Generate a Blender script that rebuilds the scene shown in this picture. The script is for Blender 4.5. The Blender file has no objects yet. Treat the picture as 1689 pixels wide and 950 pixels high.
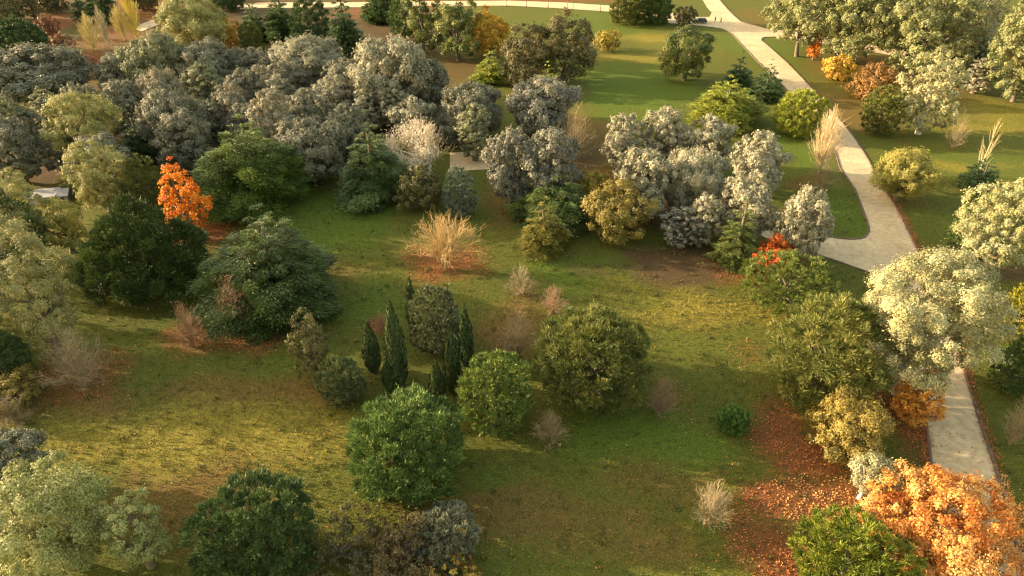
import bpy, bmesh, math, random
import numpy as np
from mathutils import Vector, Matrix
from mathutils.geometry import tessellate_polygon

scene = bpy.context.scene
# ------------------------------------------------------------------ camera, sky, sun, exposure
cam_data = bpy.data.cameras.new('camera')
cam_data.sensor_width = 36.0
cam_data.lens = 36.0*1140/1689
cam_data.clip_start, cam_data.clip_end = 0.5, 6000
cam = bpy.data.objects.new('camera', cam_data)
scene.collection.objects.link(cam)
cam.location = (0, 0, 50.6)
cam.rotation_euler = (math.radians(90-33.9), 0, 0)
scene.camera = cam

SUN_ELEV = math.radians(14.5)
SUN_TRAVEL = math.radians(-11.5)           # direction the light travels over the ground, measured from +X
sx, sy = -math.cos(SUN_TRAVEL), -math.sin(SUN_TRAVEL)      # towards the sun
to_sun = Vector((sx*math.cos(SUN_ELEV), sy*math.cos(SUN_ELEV), math.sin(SUN_ELEV)))
sun_data = bpy.data.lights.new('sun', 'SUN')
sun_data.energy, sun_data.angle, sun_data.color = 4.1, math.radians(0.6), (1.0, .82, .56)
sun = bpy.data.objects.new('sun', sun_data)
scene.collection.objects.link(sun)
sun.rotation_euler = to_sun.to_track_quat('Z', 'Y').to_euler()
sun.location = to_sun*300

world = bpy.data.worlds.new('World'); scene.world = world
world.use_nodes = True
wn = world.node_tree; bg = wn.nodes['Background']
sky = wn.nodes.new('ShaderNodeTexSky'); sky.sky_type = 'NISHITA'; sky.sun_disc = False
sky.sun_elevation = SUN_ELEV
sky.sun_rotation = math.atan2(sx, sy)
sky.air_density, sky.dust_density, sky.ozone_density = 2.1, 3.4, 0.0
wn.links.new(sky.outputs[0], bg.inputs[0]); bg.inputs[1].default_value = 0.15
scene.view_settings.view_transform = 'Standard'; scene.view_settings.look = 'None'
scene.view_settings.exposure = 2.25; scene.view_settings.gamma = 1.0
scene.render.engine = 'CYCLES'
scene.cycles.max_bounces = 5; scene.cycles.diffuse_bounces = 3; scene.cycles.transmission_bounces = 3
scene.cycles.use_denoising = True
scene.cycles.filter_width = 1.25

# ------------------------------------------------------------------ data
# crown profiles and foliage recipes: tp height of the widest ring, b base radius ratio, p/q roundness of the top
SPECIES = {
 #           object name            category   generator and shape                                                leaf size (m)      cover
 'grey':   dict(name='grey_tree',          cat='tree', gen='puff', tp=.45, b=.55, p=2.2, q=2.0, clump=.175, n=115, L=.36, W=.20, cover=1.35, pal='grey',  clear=.10),
 'silver': dict(name='silver_leaved_tree', cat='tree', gen='puff', tp=.45, b=.50, p=2.2, q=1.9, clump=.170, n=115, L=.36, W=.20, cover=1.35, pal='silver',clear=.12),
 'pale':   dict(name='willow_tree',        cat='tree', gen='puff', tp=.50, b=.45, p=2.0, q=1.8, clump=.19, n=80, L=.42, W=.15, cover=1.0,pal='pale',  clear=.14),
 'poplar': dict(name='white_poplar',       cat='tree', gen='puff', tp=.48, b=.45, p=2.0, q=1.8, clump=.135, n=165, L=.34, W=.19, cover=1.0, pal='ypop',  clear=.06),
 'round':  dict(name='round_evergreen',    cat='tree', gen='tuft', tp=.42, b=.62, p=2.3, q=2.0, clump=.12, n=190, L=.55, W=.18, cover=1.35, pal='midround', clear=.03),
 'dark':   dict(name='dark_evergreen',     cat='tree', gen='tuft', tp=.28, b=.82, p=1.45, q=1.18, clump=.15, n=140, L=.58, W=.19, cover=1.15, pal='dkgreen', clear=.02),
 'pine':   dict(name='pine_tree',          cat='tree', gen='puff', tp=.45, b=.60, p=2.0, q=1.7, clump=.22, n=44, L=.50, W=.20, cover=1.5, pal='pine', clear=.06),
 'cone':   dict(name='conifer',            cat='tree', gen='layer', tp=.12, b=.85, p=1.15, q=1.0, clump=.24, n=110, flat=.55, L=.50, W=.18, cover=1.3, pal='dkgreen', clear=.02, droop=.05),
 'cedar':  dict(name='cedar_tree',         cat='tree', gen='layer', tp=.20, b=.88, p=1.35, q=1.12, clump=.19, n=130, flat=.62, L=.60, W=.18, cover=1.1, pal='ycedar', clear=.01, droop=.0),
 'star':   dict(name='feathery_tree',      cat='tree', gen='tuft', tp=.42, b=.62, p=2.1, q=1.8, clump=.125, n=190, L=.75, W=.17, cover=1.1, pal='star', clear=.05, burst=1),
 'autumn': dict(name='autumn_tree',        cat='tree', gen='puff', tp=.45, b=.60, p=2.0, q=1.7, clump=.20, n=64, L=.36, W=.20, cover=.95, pal='brown', clear=.04),
 'maple':  dict(name='maple_tree',         cat='tree', gen='puff', tp=.38, b=.60, p=1.5, q=1.3, clump=.17, n=90, L=.32, W=.24, cover=1.0,pal='maple', clear=.10),
 'cypress':dict(name='cypress',            cat='tree', gen='column', tp=.36, b=.35, p=1.5, q=1.15, L=.50, W=.15, cover=2.2, pal='cypress', clear=.03),
 'fastig': dict(name='upright_poplar',     cat='tree', gen='fastig', tp=.55, b=.15, p=2.0, q=1.6, L=.5, W=.10, cover=1.0, pal='tanfast', clear=.02),
 'bare':   dict(name='bare_shrub',         cat='shrub', gen='bare', tp=.72, b=.10, p=2.6, q=2.0, L=.5, W=.1, cover=1, pal='gtwig', clear=0),
 'twig':   dict(name='bare_shrub',         cat='shrub', gen='bare', tp=.55, b=.25, p=2.2, q=2.0, L=.5, W=.1, cover=1, pal='tantwig', clear=0),
 'weep':   dict(name='bare_tree',          cat='tree', gen='weep', tp=.55, b=.55, p=2.2, q=2.0, L=.3, W=.12, cover=1, pal='fluff', clear=.1),
 'weep2':  dict(name='small_tree',         cat='tree', gen='puff', tp=.5, b=.5, p=2.0, q=2.0, clump=.26, n=26, L=.3, W=.18, cover=1.2, pal='greycream', clear=.3),
}
def profile(sp, t):
    t = np.clip(t, 0, 1)
    lo = sp['b'] + (1-sp['b'])*np.sqrt(np.clip(1-((sp['tp']-t)/sp['tp'])**2, 0, 1))
    u = np.clip((t-sp['tp'])/(1-sp['tp']), 0, 1)
    hi = (1-u**sp['p'])**(1/sp['q'])
    return np.where(t < sp['tp'], lo, hi)


TREES = [
 ('dark', -129.52, 186.4, 6.97, 10.52, 0.02, 'dark blackish-green broad evergreen at the far left below the top corner', {}),
 ('autumn', -151.2, 216.47, 5.0, 9.93, 0.04, 'brownish olive tree in the extreme top left corner', {'pal': 'brown'}),
 ('autumn', -149.02, 226.16, 2.13, 10.69, 0.04, 'small dull brown tree beside the red leafy bank at top left', {'pal': 'brown'}),
 ('cone', -131.41, 221.17, 2.53, 16.52, 0.02, 'blackish conifer left of the pale yellow poplars at top left', {'pal': 'dkgreen'}),
 ('cone', -124.5, 221.46, 4.66, 16.48, 0.02, 'wide blackish conifer directly behind the pale yellow poplars', {'pal': 'dkgreen'}),
 ('fastig', -112.18, 190.2, 3.0, 9.23, 0.02, 'short cream yellow poplar leaning left, lowest of the row beside the red bank', {'pal': 'straw'}),
 ('fastig', -111.83, 196.14, 1.87, 9.95, 0.02, 'thin grey cream poplar second from the red bank', {'pal': 'pstraw'}),
 ('fastig', -108.81, 200.15, 2.57, 9.43, 0.02, 'cream yellow poplar third from the red bank, half bare', {'pal': 'straw'}),
 ('fastig', -105.69, 201.07, 2.85, 14.81, 0.02, 'tallest bright yellow poplar at the end of the row by the pale road', {'pal': 'yellow'}),
 ('pale', -82.42, 186.46, 8.8, 15.07, 0.14, 'broad pale yellow-green tree standing at the bend of the pale road', {}),
 ('autumn', -75.1, 189.65, 2.91, 9.05, 0.04, 'small bright amber tree half hidden behind the grey-green grove', {'pal': 'amber'}),
 ('round', -68.35, 186.73, 3.02, 8.42, 0.03, 'small olive green tree just beside the small amber tree', {'pal': 'olive'}),
 ('dark', -92.49, 238.65, 5.27, 10.9, 0.02, 'dark bushy tree cut by the top edge above the amber tree', {}),
 ('maple', -155.01, 224.24, 3.34, 10.18, 0.1, 'rust orange tree peeping in the extreme top left corner', {'pal': 'copper'}),
 ('autumn', -146.27, 233.96, 3.96, 10.2, 0.04, 'brown thin tree on the red leafy bank at the top edge', {'pal': 'brown'}),
 ('autumn', -120.61, 238.41, 5.68, 10.33, 0.04, 'dull brown tree at the top edge behind the tallest yellow poplar', {'pal': 'brown'}),
 ('dark', -114.62, 254.34, 6.43, 9.29, 0.02, 'dark tree beyond the pale road at the top edge above the broad pale tree', {'pal': 'midgreen'}),
 ('twig', -110.38, 178.33, 3.68, 7.57, 0, 'grey bare brush at the foot of the cream yellow poplars', {'pal': 'brtwig'}),
 ('twig', -102.49, 181.79, 4.81, 6.11, 0, 'tan bare brush between the cream yellow poplars and the grove', {'pal': 'tantwig'}),
 ('cone', -41.13, 222.15, 4.95, 11.4, 0.02, 'brownish green conifer at the top edge over the red soil', {'pal': 'midgreen'}),
 ('cone', -71.68, 200.19, 3.87, 12.83, 0.02, 'green conifer between the small olive green tree and the dark pair at the top edge', {'pal': 'midgreen'}),
 ('autumn', -157.6, 241.49, 4.79, 9.8, 0.04, 'dim brown tree at the very top edge above the broad evergreen at far left', {'pal': 'brown'}),
 ('autumn', -130.94, 203.6, 2.55, 6.8, 0.04, 'rust brown shrub high on the red leafy bank', {'pal': 'rust', 'shrub': 1}),
 ('autumn', -115.18, 181.99, 2.9, 6.77, 0.04, 'rust brown shrub in the middle of the red leafy bank', {'pal': 'rust', 'shrub': 1}),
 ('autumn', -103.06, 166.99, 3.2, 5.62, 0.04, 'rust brown shrub at the foot of the red leafy bank', {'pal': 'rust', 'shrub': 1}),
 ('dark', -31.13, 206.88, 4.1, 13.74, 0.02, 'dark evergreen at the top edge beside the dark pine with tufted clumps', {'pal': 'midgreen'}),
 ('grey', -102.39, 148.65, 10.25, 12.75, 0.1, 'large rounded grey-green tree at the left edge below the blackish evergreen', {'group': 'grey-green trees massed in the big grove'}),
 ('grey', -85.8, 150.49, 3.99, 10.67, 0.1, 'grey-green tree at the foot of the red leafy bank', {'group': 'grey-green trees massed in the big grove'}),
 ('silver', -77.87, 153.52, 6.48, 14.54, 0.12, 'lighter green-grey tree standing next to the broad pale yellow-green tree', {'group': 'grey-green trees massed in the big grove', 'pal': 'sage'}),
 ('grey', -66.73, 153.3, 6.9, 12.91, 0.1, 'grey-brown tree at the rear of the grove below the amber tree', {'group': 'grey-green trees massed in the big grove'}),
 ('silver', -64.36, 143.99, 4.1, 10.43, 0.12, 'grove tree with smooth pale domed top catching the sun', {'group': 'grey-green trees massed in the big grove', 'pal': 'sage'}),
 ('grey', -73.2, 127.28, 4.21, 12.33, 0.1, 'grey tree with sunlit left rim in front of the red leafy bank gap', {'group': 'grey-green trees massed in the big grove'}),
 ('silver', -66.38, 129.42, 4.6, 13.53, 0.12, 'warm beige-grey tree in the left middle of the grove', {'group': 'grey-green trees massed in the big grove', 'pal': 'taupe'}),
 ('grey', -57.6, 154.64, 4.32, 11.13, 0.1, 'small grey tree at the rear of the grove near the olive green tree', {'group': 'grey-green trees massed in the big grove'}),
 ('silver', -50.59, 137.75, 3.42, 11.9, 0.12, 'pale cream-topped tree in the middle of the grove', {'group': 'grey-green trees massed in the big grove', 'pal': 'taupe'}),
 ('silver', -45.86, 134.4, 2.9, 10.84, 0.12, 'small pale round tree right of the cream-topped one in mid grove', {'group': 'grey-green trees massed in the big grove'}),
 ('silver', -52.54, 126.18, 3.3, 12.0, 0.12, 'mid grove tree just behind the yellow-tipped cedar, left part of its top', {'group': 'grey-green trees massed in the big grove', 'pal': 'taupe'}),
 ('silver', -41.37, 115.11, 3.65, 14.47, 0.12, 'pale tree standing immediately behind the right side of the yellow-tipped cedar', {'group': 'grey-green trees massed in the big grove', 'pal': 'taupe'}),
 ('grey', -55.35, 122.54, 2.42, 9.77, 0.1, 'small dark round grey tree touching the top left of the yellow-tipped cedar', {'group': 'grey-green trees massed in the big grove'}),
 ('grey', -54.59, 109.39, 4.11, 12.94, 0.1, 'shaded brown-grey tree between the dark conifer and the yellow-tipped cedar', {'group': 'grey-green trees massed in the big grove'}),
 ('silver', -45.26, 154.59, 8.06, 13.59, 0.12, 'bright silver tree with many domes in the rear row of the grove', {'group': 'grey-green trees massed in the big grove'}),
 ('silver', -23.9, 137.83, 8.28, 18.37, 0.12, 'biggest bright silver tree on the right half of the grove', {'group': 'grey-green trees massed in the big grove'}),
 ('grey', -15.65, 136.53, 3.61, 13.21, 0.1, 'grey shaded tree leaning on the right of the biggest silver tree', {'group': 'grey-green trees massed in the big grove'}),
 ('grey', -7.6, 127.01, 5.37, 12.05, 0.1, 'dark grey tree at the right end of the grove beside the lawn', {'group': 'grey-green trees massed in the big grove'}),
 ('silver', -34.51, 133.23, 4.59, 11.63, 0.12, 'silver tree in front of the gap between the two brightest silver trees', {'group': 'grey-green trees massed in the big grove'}),
 ('grey', -36.94, 120.95, 3.67, 13.0, 0.1, 'grey brown tree in the heart of the grove', {'group': 'grey-green trees massed in the big grove'}),
 ('silver', -27.37, 129.41, 2.86, 10.97, 0.12, 'small pale dome in front of the biggest silver tree, its left side', {'group': 'grey-green trees massed in the big grove'}),
 ('silver', -22.49, 129.39, 2.64, 10.75, 0.12, 'small pale dome in front of the biggest silver tree, its right side', {'group': 'grey-green trees massed in the big grove'}),
 ('silver', -17.98, 123.91, 3.67, 10.05, 0.12, 'pale topped small tree above the bare whitish weeping tree', {'group': 'grey-green trees massed in the big grove'}),
 ('grey', -10.3, 124.94, 4.84, 7.68, 0.1, 'grey-green tree right behind the bare tan twigs of the weeping tree', {'group': 'grey-green trees massed in the big grove'}),
 ('silver', -6.57, 116.74, 2.99, 11.34, 0.12, 'grey-green tree above the little pale paved strip', {'group': 'grey-green trees massed in the big grove', 'pal': 'sage'}),
 ('grey', -33.57, 108.12, 5.9, 12.08, 0.1, 'wide shaded grey tree left of the dark cone with lime tip', {'group': 'grey-green trees massed in the big grove'}),
 ('grey', -90.31, 119.41, 3.12, 12.4, 0.1, 'grey-green tree with lit top at the left edge', {'group': 'grey-green trees massed in the big grove', 'pal': 'sage'}),
 ('grey', -90.18, 130.2, 2.45, 9.77, 0.1, 'small pale grey tree just left of the yellow-green willow-like tree', {'group': 'grey-green trees massed in the big grove', 'pal': 'sage'}),
 ('grey', -82.26, 107.16, 4.09, 12.16, 0.1, 'dark brown-grey tree at the left edge above the yellow-green tree', {'group': 'grey-green trees massed in the big grove'}),
 ('grey', -77.55, 110.98, 3.2, 9.11, 0.1, 'dark grey tree below the yellow-green willow-like tree', {'group': 'grey-green trees massed in the big grove'}),
 ('grey', -87.12, 119.79, 2.56, 9.6, 0.1, 'slaty tree among the left edge grey trees', {'group': 'grey-green trees massed in the big grove'}),
 ('grey', -78.97, 123.55, 3.2, 13.28, 0.1, 'grey tree half hidden behind the yellow-green willow-like tree', {'group': 'grey-green trees massed in the big grove'}),
 ('grey', -60.78, 118.76, 5.07, 13.41, 0.1, 'grey tree behind the small dark round grey tree in the shaded middle of the grove', {'group': 'grey-green trees massed in the big grove'}),
 ('grey', -47.6, 119.98, 3.27, 10.3, 0.1, 'grey tree peeping out right behind the top of the yellow-tipped cedar', {'group': 'grey-green trees massed in the big grove'}),
 ('grey', -29.19, 117.23, 3.72, 11.24, 0.1, 'grey tree on the left shoulder of the dark cone with lime tip', {'group': 'grey-green trees massed in the big grove'}),
 ('grey', -34.77, 142.56, 4.37, 12.12, 0.1, 'grey tree filling the gap behind the two brightest silver trees', {'group': 'grey-green trees massed in the big grove'}),
 ('grey', -53.88, 137.07, 3.63, 11.25, 0.1, 'grey tree between the olive green tree and the cream-topped one', {'group': 'grey-green trees massed in the big grove'}),
 ('grey', -65.57, 102.87, 4.18, 11.16, 0.1, 'dusky grey tree behind the pale yellow-green rounded tree', {'group': 'grey-green trees massed in the big grove'}),
 ('grey', -47.67, 144.55, 3.96, 10.93, 0.1, 'dim grey tree below the left domes of the bright silver rear tree', {'group': 'grey-green trees massed in the big grove'}),
 ('pale', -72.17, 111.21, 5.13, 14.76, 0.25, 'yellow-green willow-like tree with visible pale limbs inside the grove', {}),
 ('cone', -66.29, 116.35, 3.43, 10.71, 0.02, 'narrow dark green conifer inside the left part of the grove', {'pal': 'dkgreen'}),
 ('cone', -64.15, 199.65, 5.03, 16.12, 0.02, 'dark green conifer at the top edge, left of a pair', {'pal': 'midgreen'}),
 ('dark', -54.75, 196.05, 5.27, 17.04, 0.02, 'dark green dense tree at the top edge behind the brightest rear silver tree', {}),
 ('cone', -43.75, 187.37, 4.84, 18.24, 0.02, 'tall blackish conifer at the top edge behind the biggest silver tree', {'pal': 'dkgreen'}),
 ('dark', -37.56, 220.56, 4.86, 11.39, 0.02, 'small dark evergreen at the top edge by the red soil', {}),
 ('pine', -23.45, 187.28, 5.12, 17.27, 0.06, 'dark pine with tufted lit clumps at the top edge, left of the orange tree', {}),
 ('pine', -13.73, 179.55, 5.79, 18.92, 0.06, 'larger dark pine with pale tufts just left of the orange tree', {}),
 ('maple', -6.65, 184.47, 5.63, 12.65, 0.1, 'orange and gold tree below the pale road at top centre', {'pal': 'gold'}),
 ('cone', -5.11, 161.87, 3.63, 8.94, 0.02, 'light yellow-green conical tree directly under the orange and gold tree', {'pal': 'lime'}),
 ('autumn', 2.91, 160.81, 5.47, 14.47, 0.04, 'brown-green autumn tree right of the orange and gold tree', {'pal': 'brown'}),
 ('autumn', 12.36, 163.18, 6.83, 16.26, 0.04, 'large rusty brown autumn tree with twiggy top near the lawn', {'pal': 'brown'}),
 ('autumn', 25.68, 189.1, 3.19, 5.97, 0.04, 'small yellow shrub at the corner of the sunlit far lawn', {'pal': 'mustard', 'shrub': 1, 'thin': 0.5}),
 ('dark', 34.39, 219.1, 5.02, 12.44, 0.02, 'dark tree cut by the top edge beside the tall dark pole', {'pal': 'olive'}),
 ('dark', 42.87, 221.15, 5.63, 12.1, 0.02, 'dark tree cut by the top edge left of the parked car', {'pal': 'midgreen'}),
 ('autumn', 51.97, 216.61, 2.89, 6.04, 0.04, 'small thin brownish tree beside the parked car', {'pal': 'brown'}),
 ('pine', 40.74, 163.57, 5.85, 12.79, 0.06, 'solitary dark bushy pine on the far sunlit lawn', {}),
 ('cone', 51.91, 158.18, 3.36, 8.44, 0.02, 'small very dark spiky conifer left of the far road', {'pal': 'dkgreen'}),
 ('cedar', 55.73, 149.64, 3.5, 8.94, 0.01, 'blackish layered cedar against the pale road', {'pal': 'dkgreen'}),
 ('cedar', 42.78, 134.73, 6.59, 10.19, 0.01, 'yellow-green spreading cedar with lit tips at the lawn edge', {'pal': 'lime'}),
 ('round', 55.68, 129.12, 4.81, 8.87, 0.03, 'bright lime green rounded tree beside the far road', {'pal': 'lime'}),
 ('cone', 7.81, 151.69, 3.04, 8.38, 0.02, 'green pointed conifer top rising behind a grey tree', {'pal': 'lime'}),
 ('silver', 5.66, 127.67, 6.18, 12.52, 0.12, 'dark silver tree with cream crest beside the brown brush clearing', {'group': 'silver trees of the middle groups', 'pal': 'dsilver'}),
 ('silver', -0.14, 99.14, 3.45, 14.22, 0.12, 'silver tree with cream top right of the little pale paved strip', {'group': 'silver trees of the middle groups', 'pal': 'dsilver'}),
 ('silver', 5.8, 98.51, 4.17, 14.01, 0.12, 'grey silver tree behind the dark spreading conifer of mid picture', {'group': 'silver trees of the middle groups', 'pal': 'dsilver'}),
 ('silver', 19.26, 112.59, 3.25, 10.93, 0.12, 'silver tree at the far left of the bright right-hand silver group', {'group': 'silver trees of the middle groups', 'pal': 'bsilver'}),
 ('silver', 26.18, 113.87, 3.73, 11.83, 0.12, 'silver tree with highest top in the bright right-hand silver group', {'group': 'silver trees of the middle groups', 'pal': 'bsilver'}),
 ('silver', 33.61, 111.78, 4.13, 10.89, 0.12, 'silver tree touching the yellow-green spreading cedar', {'group': 'silver trees of the middle groups', 'pal': 'bsilver'}),
 ('silver', 39.32, 102.5, 3.79, 11.72, 0.12, 'round silver tree nearest the far lawn strip and the bare tan poplar', {'group': 'silver trees of the middle groups', 'pal': 'bsilver'}),
 ('silver', 19.21, 93.79, 4.1, 12.8, 0.12, 'large silver tree at the front left of the bright group with yellow bush below', {'group': 'silver trees of the middle groups', 'pal': 'bsilver'}),
 ('silver', 27.87, 96.03, 4.66, 11.68, 0.12, 'large silver tree at the centre of the bright group', {'group': 'silver trees of the middle groups', 'pal': 'bsilver'}),
 ('silver', 33.09, 87.47, 3.73, 11.82, 0.12, 'beige silver tree behind the light green narrow conifer', {'group': 'silver trees of the middle groups', 'pal': 'bsilver'}),
 ('silver', 26.98, 86.02, 2.2, 9.2, 0.12, 'small silver tree with dark foot at the front of the bright group', {'group': 'silver trees of the middle groups', 'pal': 'bsilver'}),
 ('silver', 24.2, 85.88, 2.68, 6.76, 0.12, 'low shaded grey tree at the front of the bright group beside a dark trunk gap', {'group': 'silver trees of the middle groups', 'pal': 'dsilver'}),
 ('silver', 39.26, 82.14, 3.16, 12.05, 0.12, 'silver tree beside the path junction, above the red-topped shrub', {'group': 'silver trees of the middle groups', 'pal': 'bsilver'}),
 ('cone', 30.66, 81.42, 2.95, 12.34, 0.02, 'light green narrow conifer at the front of the silver group', {'pal': 'conegreen'}),
 ('autumn', 15.24, 87.94, 4.53, 9.72, 0.04, 'olive gold autumn tree at the left foot of the silver group', {'pal': 'goldolive'}),
 ('autumn', 12.89, 98.84, 2.84, 6.56, 0.04, 'mustard yellow bush between two silver trees', {'pal': 'mustard', 'shrub': 1}),
 ('cedar', 6.81, 93.76, 6.04, 8.09, 0.01, 'dark green spreading conifer with long flat boughs in mid picture', {'pal': 'dkcedar'}),
 ('cone', 4.48, 85.05, 3.41, 8.83, 0.02, 'yellow-green broad cone at the edge of the meadow', {'pal': 'goldcone'}),
 ('twig', 11.29, 117.15, 4.48, 10.76, 0, 'brown thicket of bare brush in the clearing behind the silver group', {'pal': 'brtwig'}),
 ('cedar', -40.98, 100.2, 8.05, 14.77, 0.04, 'big cedar with yellow-green tips and dark base in front of the grove', {'pal': 'ycedar'}),
 ('cone', -22.14, 101.83, 5.6, 14.75, 0.02, 'broad dark cone with lime tip at the back of the meadow', {'pal': 'dkcone'}),
 ('weep', -14.67, 109.88, 7.08, 9.89, 0.1, 'bare weeping tree with whitish fluffy twigs', {}),
 ('autumn', -14.22, 97.57, 3.26, 7.81, 0.04, 'dull olive shrub under the whitish weeping tree', {'pal': 'olivebr', 'shrub': 1}),
 ('round', -8.07, 95.39, 2.56, 8.39, 0.03, 'blue-green shrub right of the dull olive shrub', {'pal': 'bluegreen', 'shrub': 1}),
 ('bare', -9.05, 79.84, 5.97, 8.15, 0, 'golden bare vase-shaped shrub standing in rusty leaves on the meadow', {'pal': 'gtwig'}),
 ('pale', -62.3, 95.78, 3.7, 13.03, 0.14, 'pale yellow-green rounded tree above the dark cedar at left', {}),
 ('round', -56.5, 97.2, 2.41, 9.61, 0.03, 'dark olive tree just left of the blazing orange tree', {'pal': 'olive'}),
 ('pale', -60.7, 97.78, 2.27, 7.06, 0.14, 'small yellow-green bush left of the dark olive tree', {'pal': 'ygreen', 'shrub': 1}),
 ('maple', -46.72, 88.22, 3.04, 13.11, 0.08, 'blazing orange tree glowing beside the big yellow-tipped cedar', {'pal': 'maple'}),
 ('pale', -66.18, 81.81, 3.32, 14.84, 0.14, 'large yellow-green tree on the left edge beside the pale building', {}),
 ('pale', -62.36, 84.35, 2.77, 8.82, 0.14, 'mustard bush in front of the pale building', {'pal': 'ygreen', 'shrub': 1}),
 ('pale', -52.14, 61.99, 3.93, 17.67, 0.14, 'big grey-olive tree on the left edge left of the dark cedar', {'pal': 'olivegrey'}),
 ('dark', -47.05, 75.35, 7.6, 13.57, 0.02, 'very large blackish-green tree at left centre', {'pal': 'dkcedar2'}),
 ('cedar', -29.5, 71.42, 7.56, 14.29, 0.03, 'big blue-dark cedar with drooping boughs at the meadow edge', {'pal': 'dkcedar2'}),
 ('twig', -32.77, 66.45, 2.89, 7.71, 0, 'reddish bare shrub against the foot of the big blue-dark cedar', {'pal': 'rtwig'}),
 ('twig', -37.14, 62.97, 2.2, 6.51, 0, 'small rosy bare shrub beside the large blackish-green tree', {'pal': 'rtwig'}),
 ('twig', -46.04, 56.28, 3.89, 8.29, 0, 'wide grey-tan bare shrub over dark red leaves at left', {'pal': 'tantwig'}),
 ('dark', -55.2, 57.98, 2.59, 7.26, 0.02, 'dark green bush cut by the left edge', {}),
 ('autumn', -52.25, 53.29, 2.88, 3.73, 0.04, 'tan bush with yellow lit top at the left edge', {'pal': 'goldolive', 'shrub': 1}),
 ('twig', -50.22, 50.6, 2.21, 3.87, 0, 'brown bare shrub at the left edge under the tan bush', {'pal': 'brtwig'}),
 ('grey', -43.43, 41.21, 3.21, 8.09, 0.1, 'dark slate-grey feathery shrub at the left edge by the sunlit grass', {'pal': 'slate', 'shrub': 1}),
 ('pale', -36.4, 34.6, 4.7, 10.6, 0.14, 'pale green sunlit tree filling the bottom left corner', {'pal': 'palebottom'}),
 ('pale', -29.6, 34.4, 2.3, 8.6, 0.14, 'yellow-green tree with thin top beside the bottom left corner tree', {'pal': 'palebottom', 'thin': 0.8}),
 ('round', -20.09, 34.26, 4.62, 9.65, 0.03, 'dark green globe tree cut by the bottom edge', {'pal': 'dkround'}),
 ('round', -9.45, 43.74, 5.26, 8.92, 0.03, 'large green globe tree at the bottom centre with lit upper left side', {'pal': 'midround'}),
 ('autumn', -13.41, 35.34, 3.7, 3.38, 0.04, 'brown rusty bush at the bottom edge right of the dark globe tree', {'pal': 'brown', 'shrub': 1}),
 ('autumn', -8.85, 34.34, 3.02, 4.36, 0.04, 'mottled red-brown bush at the bottom edge in front of the grey dome', {'pal': 'brown2', 'shrub': 1}),
 ('round', -5.51, 35.87, 2.77, 4.17, 0.03, 'pale grey-green domed shrub below the large green globe tree', {'pal': 'greydome', 'shrub': 1}),
 ('autumn', -4.6, 32.6, 2.2, 2.6, 0.04, 'low yellow and red shrub on the bottom edge under the grey dome', {'pal': 'yred', 'shrub': 1}),
 ('autumn', -21.59, 57.51, 2.05, 9.55, 0.04, 'slim olive shrub tree with pale tip on the meadow', {'pal': 'olivebr'}),
 ('round', -17.74, 54.06, 2.32, 5.48, 0.03, 'small dull green bush beside the slim olive shrub tree', {'pal': 'dullgreen', 'shrub': 1}),
 ('cypress', -15.35, 58.65, 0.95, 7.18, 0.03, 'short fat cypress standing apart at the left of the cluster', {'group': 'slim dark cypresses in the meadow cluster'}),
 ('cypress', -12.2, 56.21, 1.17, 11.75, 0.03, 'tallest cypress with sunlit left edge, second from the left', {'group': 'slim dark cypresses in the meadow cluster'}),
 ('cypress', -12.97, 55.78, 0.9, 4.52, 0.03, 'little cypress at the foot of the tallest one', {'group': 'slim dark cypresses in the meadow cluster'}),
 ('cypress', -11.74, 65.77, 0.73, 8.22, 0.03, 'cypress rising at the back left of the leafy round tree', {'group': 'slim dark cypresses in the meadow cluster'}),
 ('cypress', -5.08, 59.4, 0.91, 8.92, 0.03, 'thin cypress at the back right of the leafy round tree with a bright lit top', {'group': 'slim dark cypresses in the meadow cluster'}),
 ('cypress', -6.25, 55.08, 1.0, 9.23, 0.03, 'front right cypress beside the bright globe tree', {'group': 'slim dark cypresses in the meadow cluster'}),
 ('cypress', -7.6, 52.83, 0.95, 6.57, 0.03, 'front cypress with pale lit edge just above the large green globe tree', {'group': 'slim dark cypresses in the meadow cluster'}),
 ('cone', -7.3, 65.57, 1.65, 8.76, 0.02, 'dark pointed evergreen behind the leafy round tree', {'pal': 'dkgreen'}),
 ('round', -8.79, 62.31, 2.9, 8.93, 0.06, 'leafy grey-green tree inside the cypress ring with bare pinkish base', {'pal': 'leafy'}),
 ('round', -1.61, 50.79, 3.58, 8.99, 0.03, 'green globe tree right of the cypresses with yellow lit crest', {'pal': 'midround2'}),
 ('star', 8.47, 55.44, 6.1, 9.64, 0.05, 'wide yellow-green star-leaved tree in the middle of the meadow', {}),
 ('round', 22.11, 49.81, 1.63, 2.58, 0.03, 'small clipped dark green ball shrub on the right lawn', {'pal': 'boxwood', 'shrub': 1}),
 ('twig', 1.04, 73.88, 2.32, 4.8, 0, 'pale wispy bare shrub on the meadow right of the golden vase-shaped shrub', {'pal': 'paletwig', 'group': 'faint bare shrubs on the meadow'}),
 ('twig', 5.08, 69.62, 2.15, 4.48, 0, 'pinkish wispy bare shrub above the star-leaved tree', {'pal': 'pinktwig', 'group': 'faint bare shrubs on the meadow'}),
 ('twig', 0.6, 61.2, 2.59, 7.41, 0, 'brown wispy bare shrub left of the star-leaved tree', {'pal': 'brtwig2', 'group': 'faint bare shrubs on the meadow'}),
 ('twig', 15.32, 52.0, 1.96, 5.21, 0, 'purplish wispy bare shrub right of the star-leaved tree', {'pal': 'rtwig2', 'group': 'faint bare shrubs on the meadow'}),
 ('twig', 3.76, 48.29, 2.15, 4.05, 0, 'brown wispy bare shrub between the globe tree and the star-leaved tree', {'pal': 'brtwig2', 'group': 'faint bare shrubs on the meadow'}),
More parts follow.
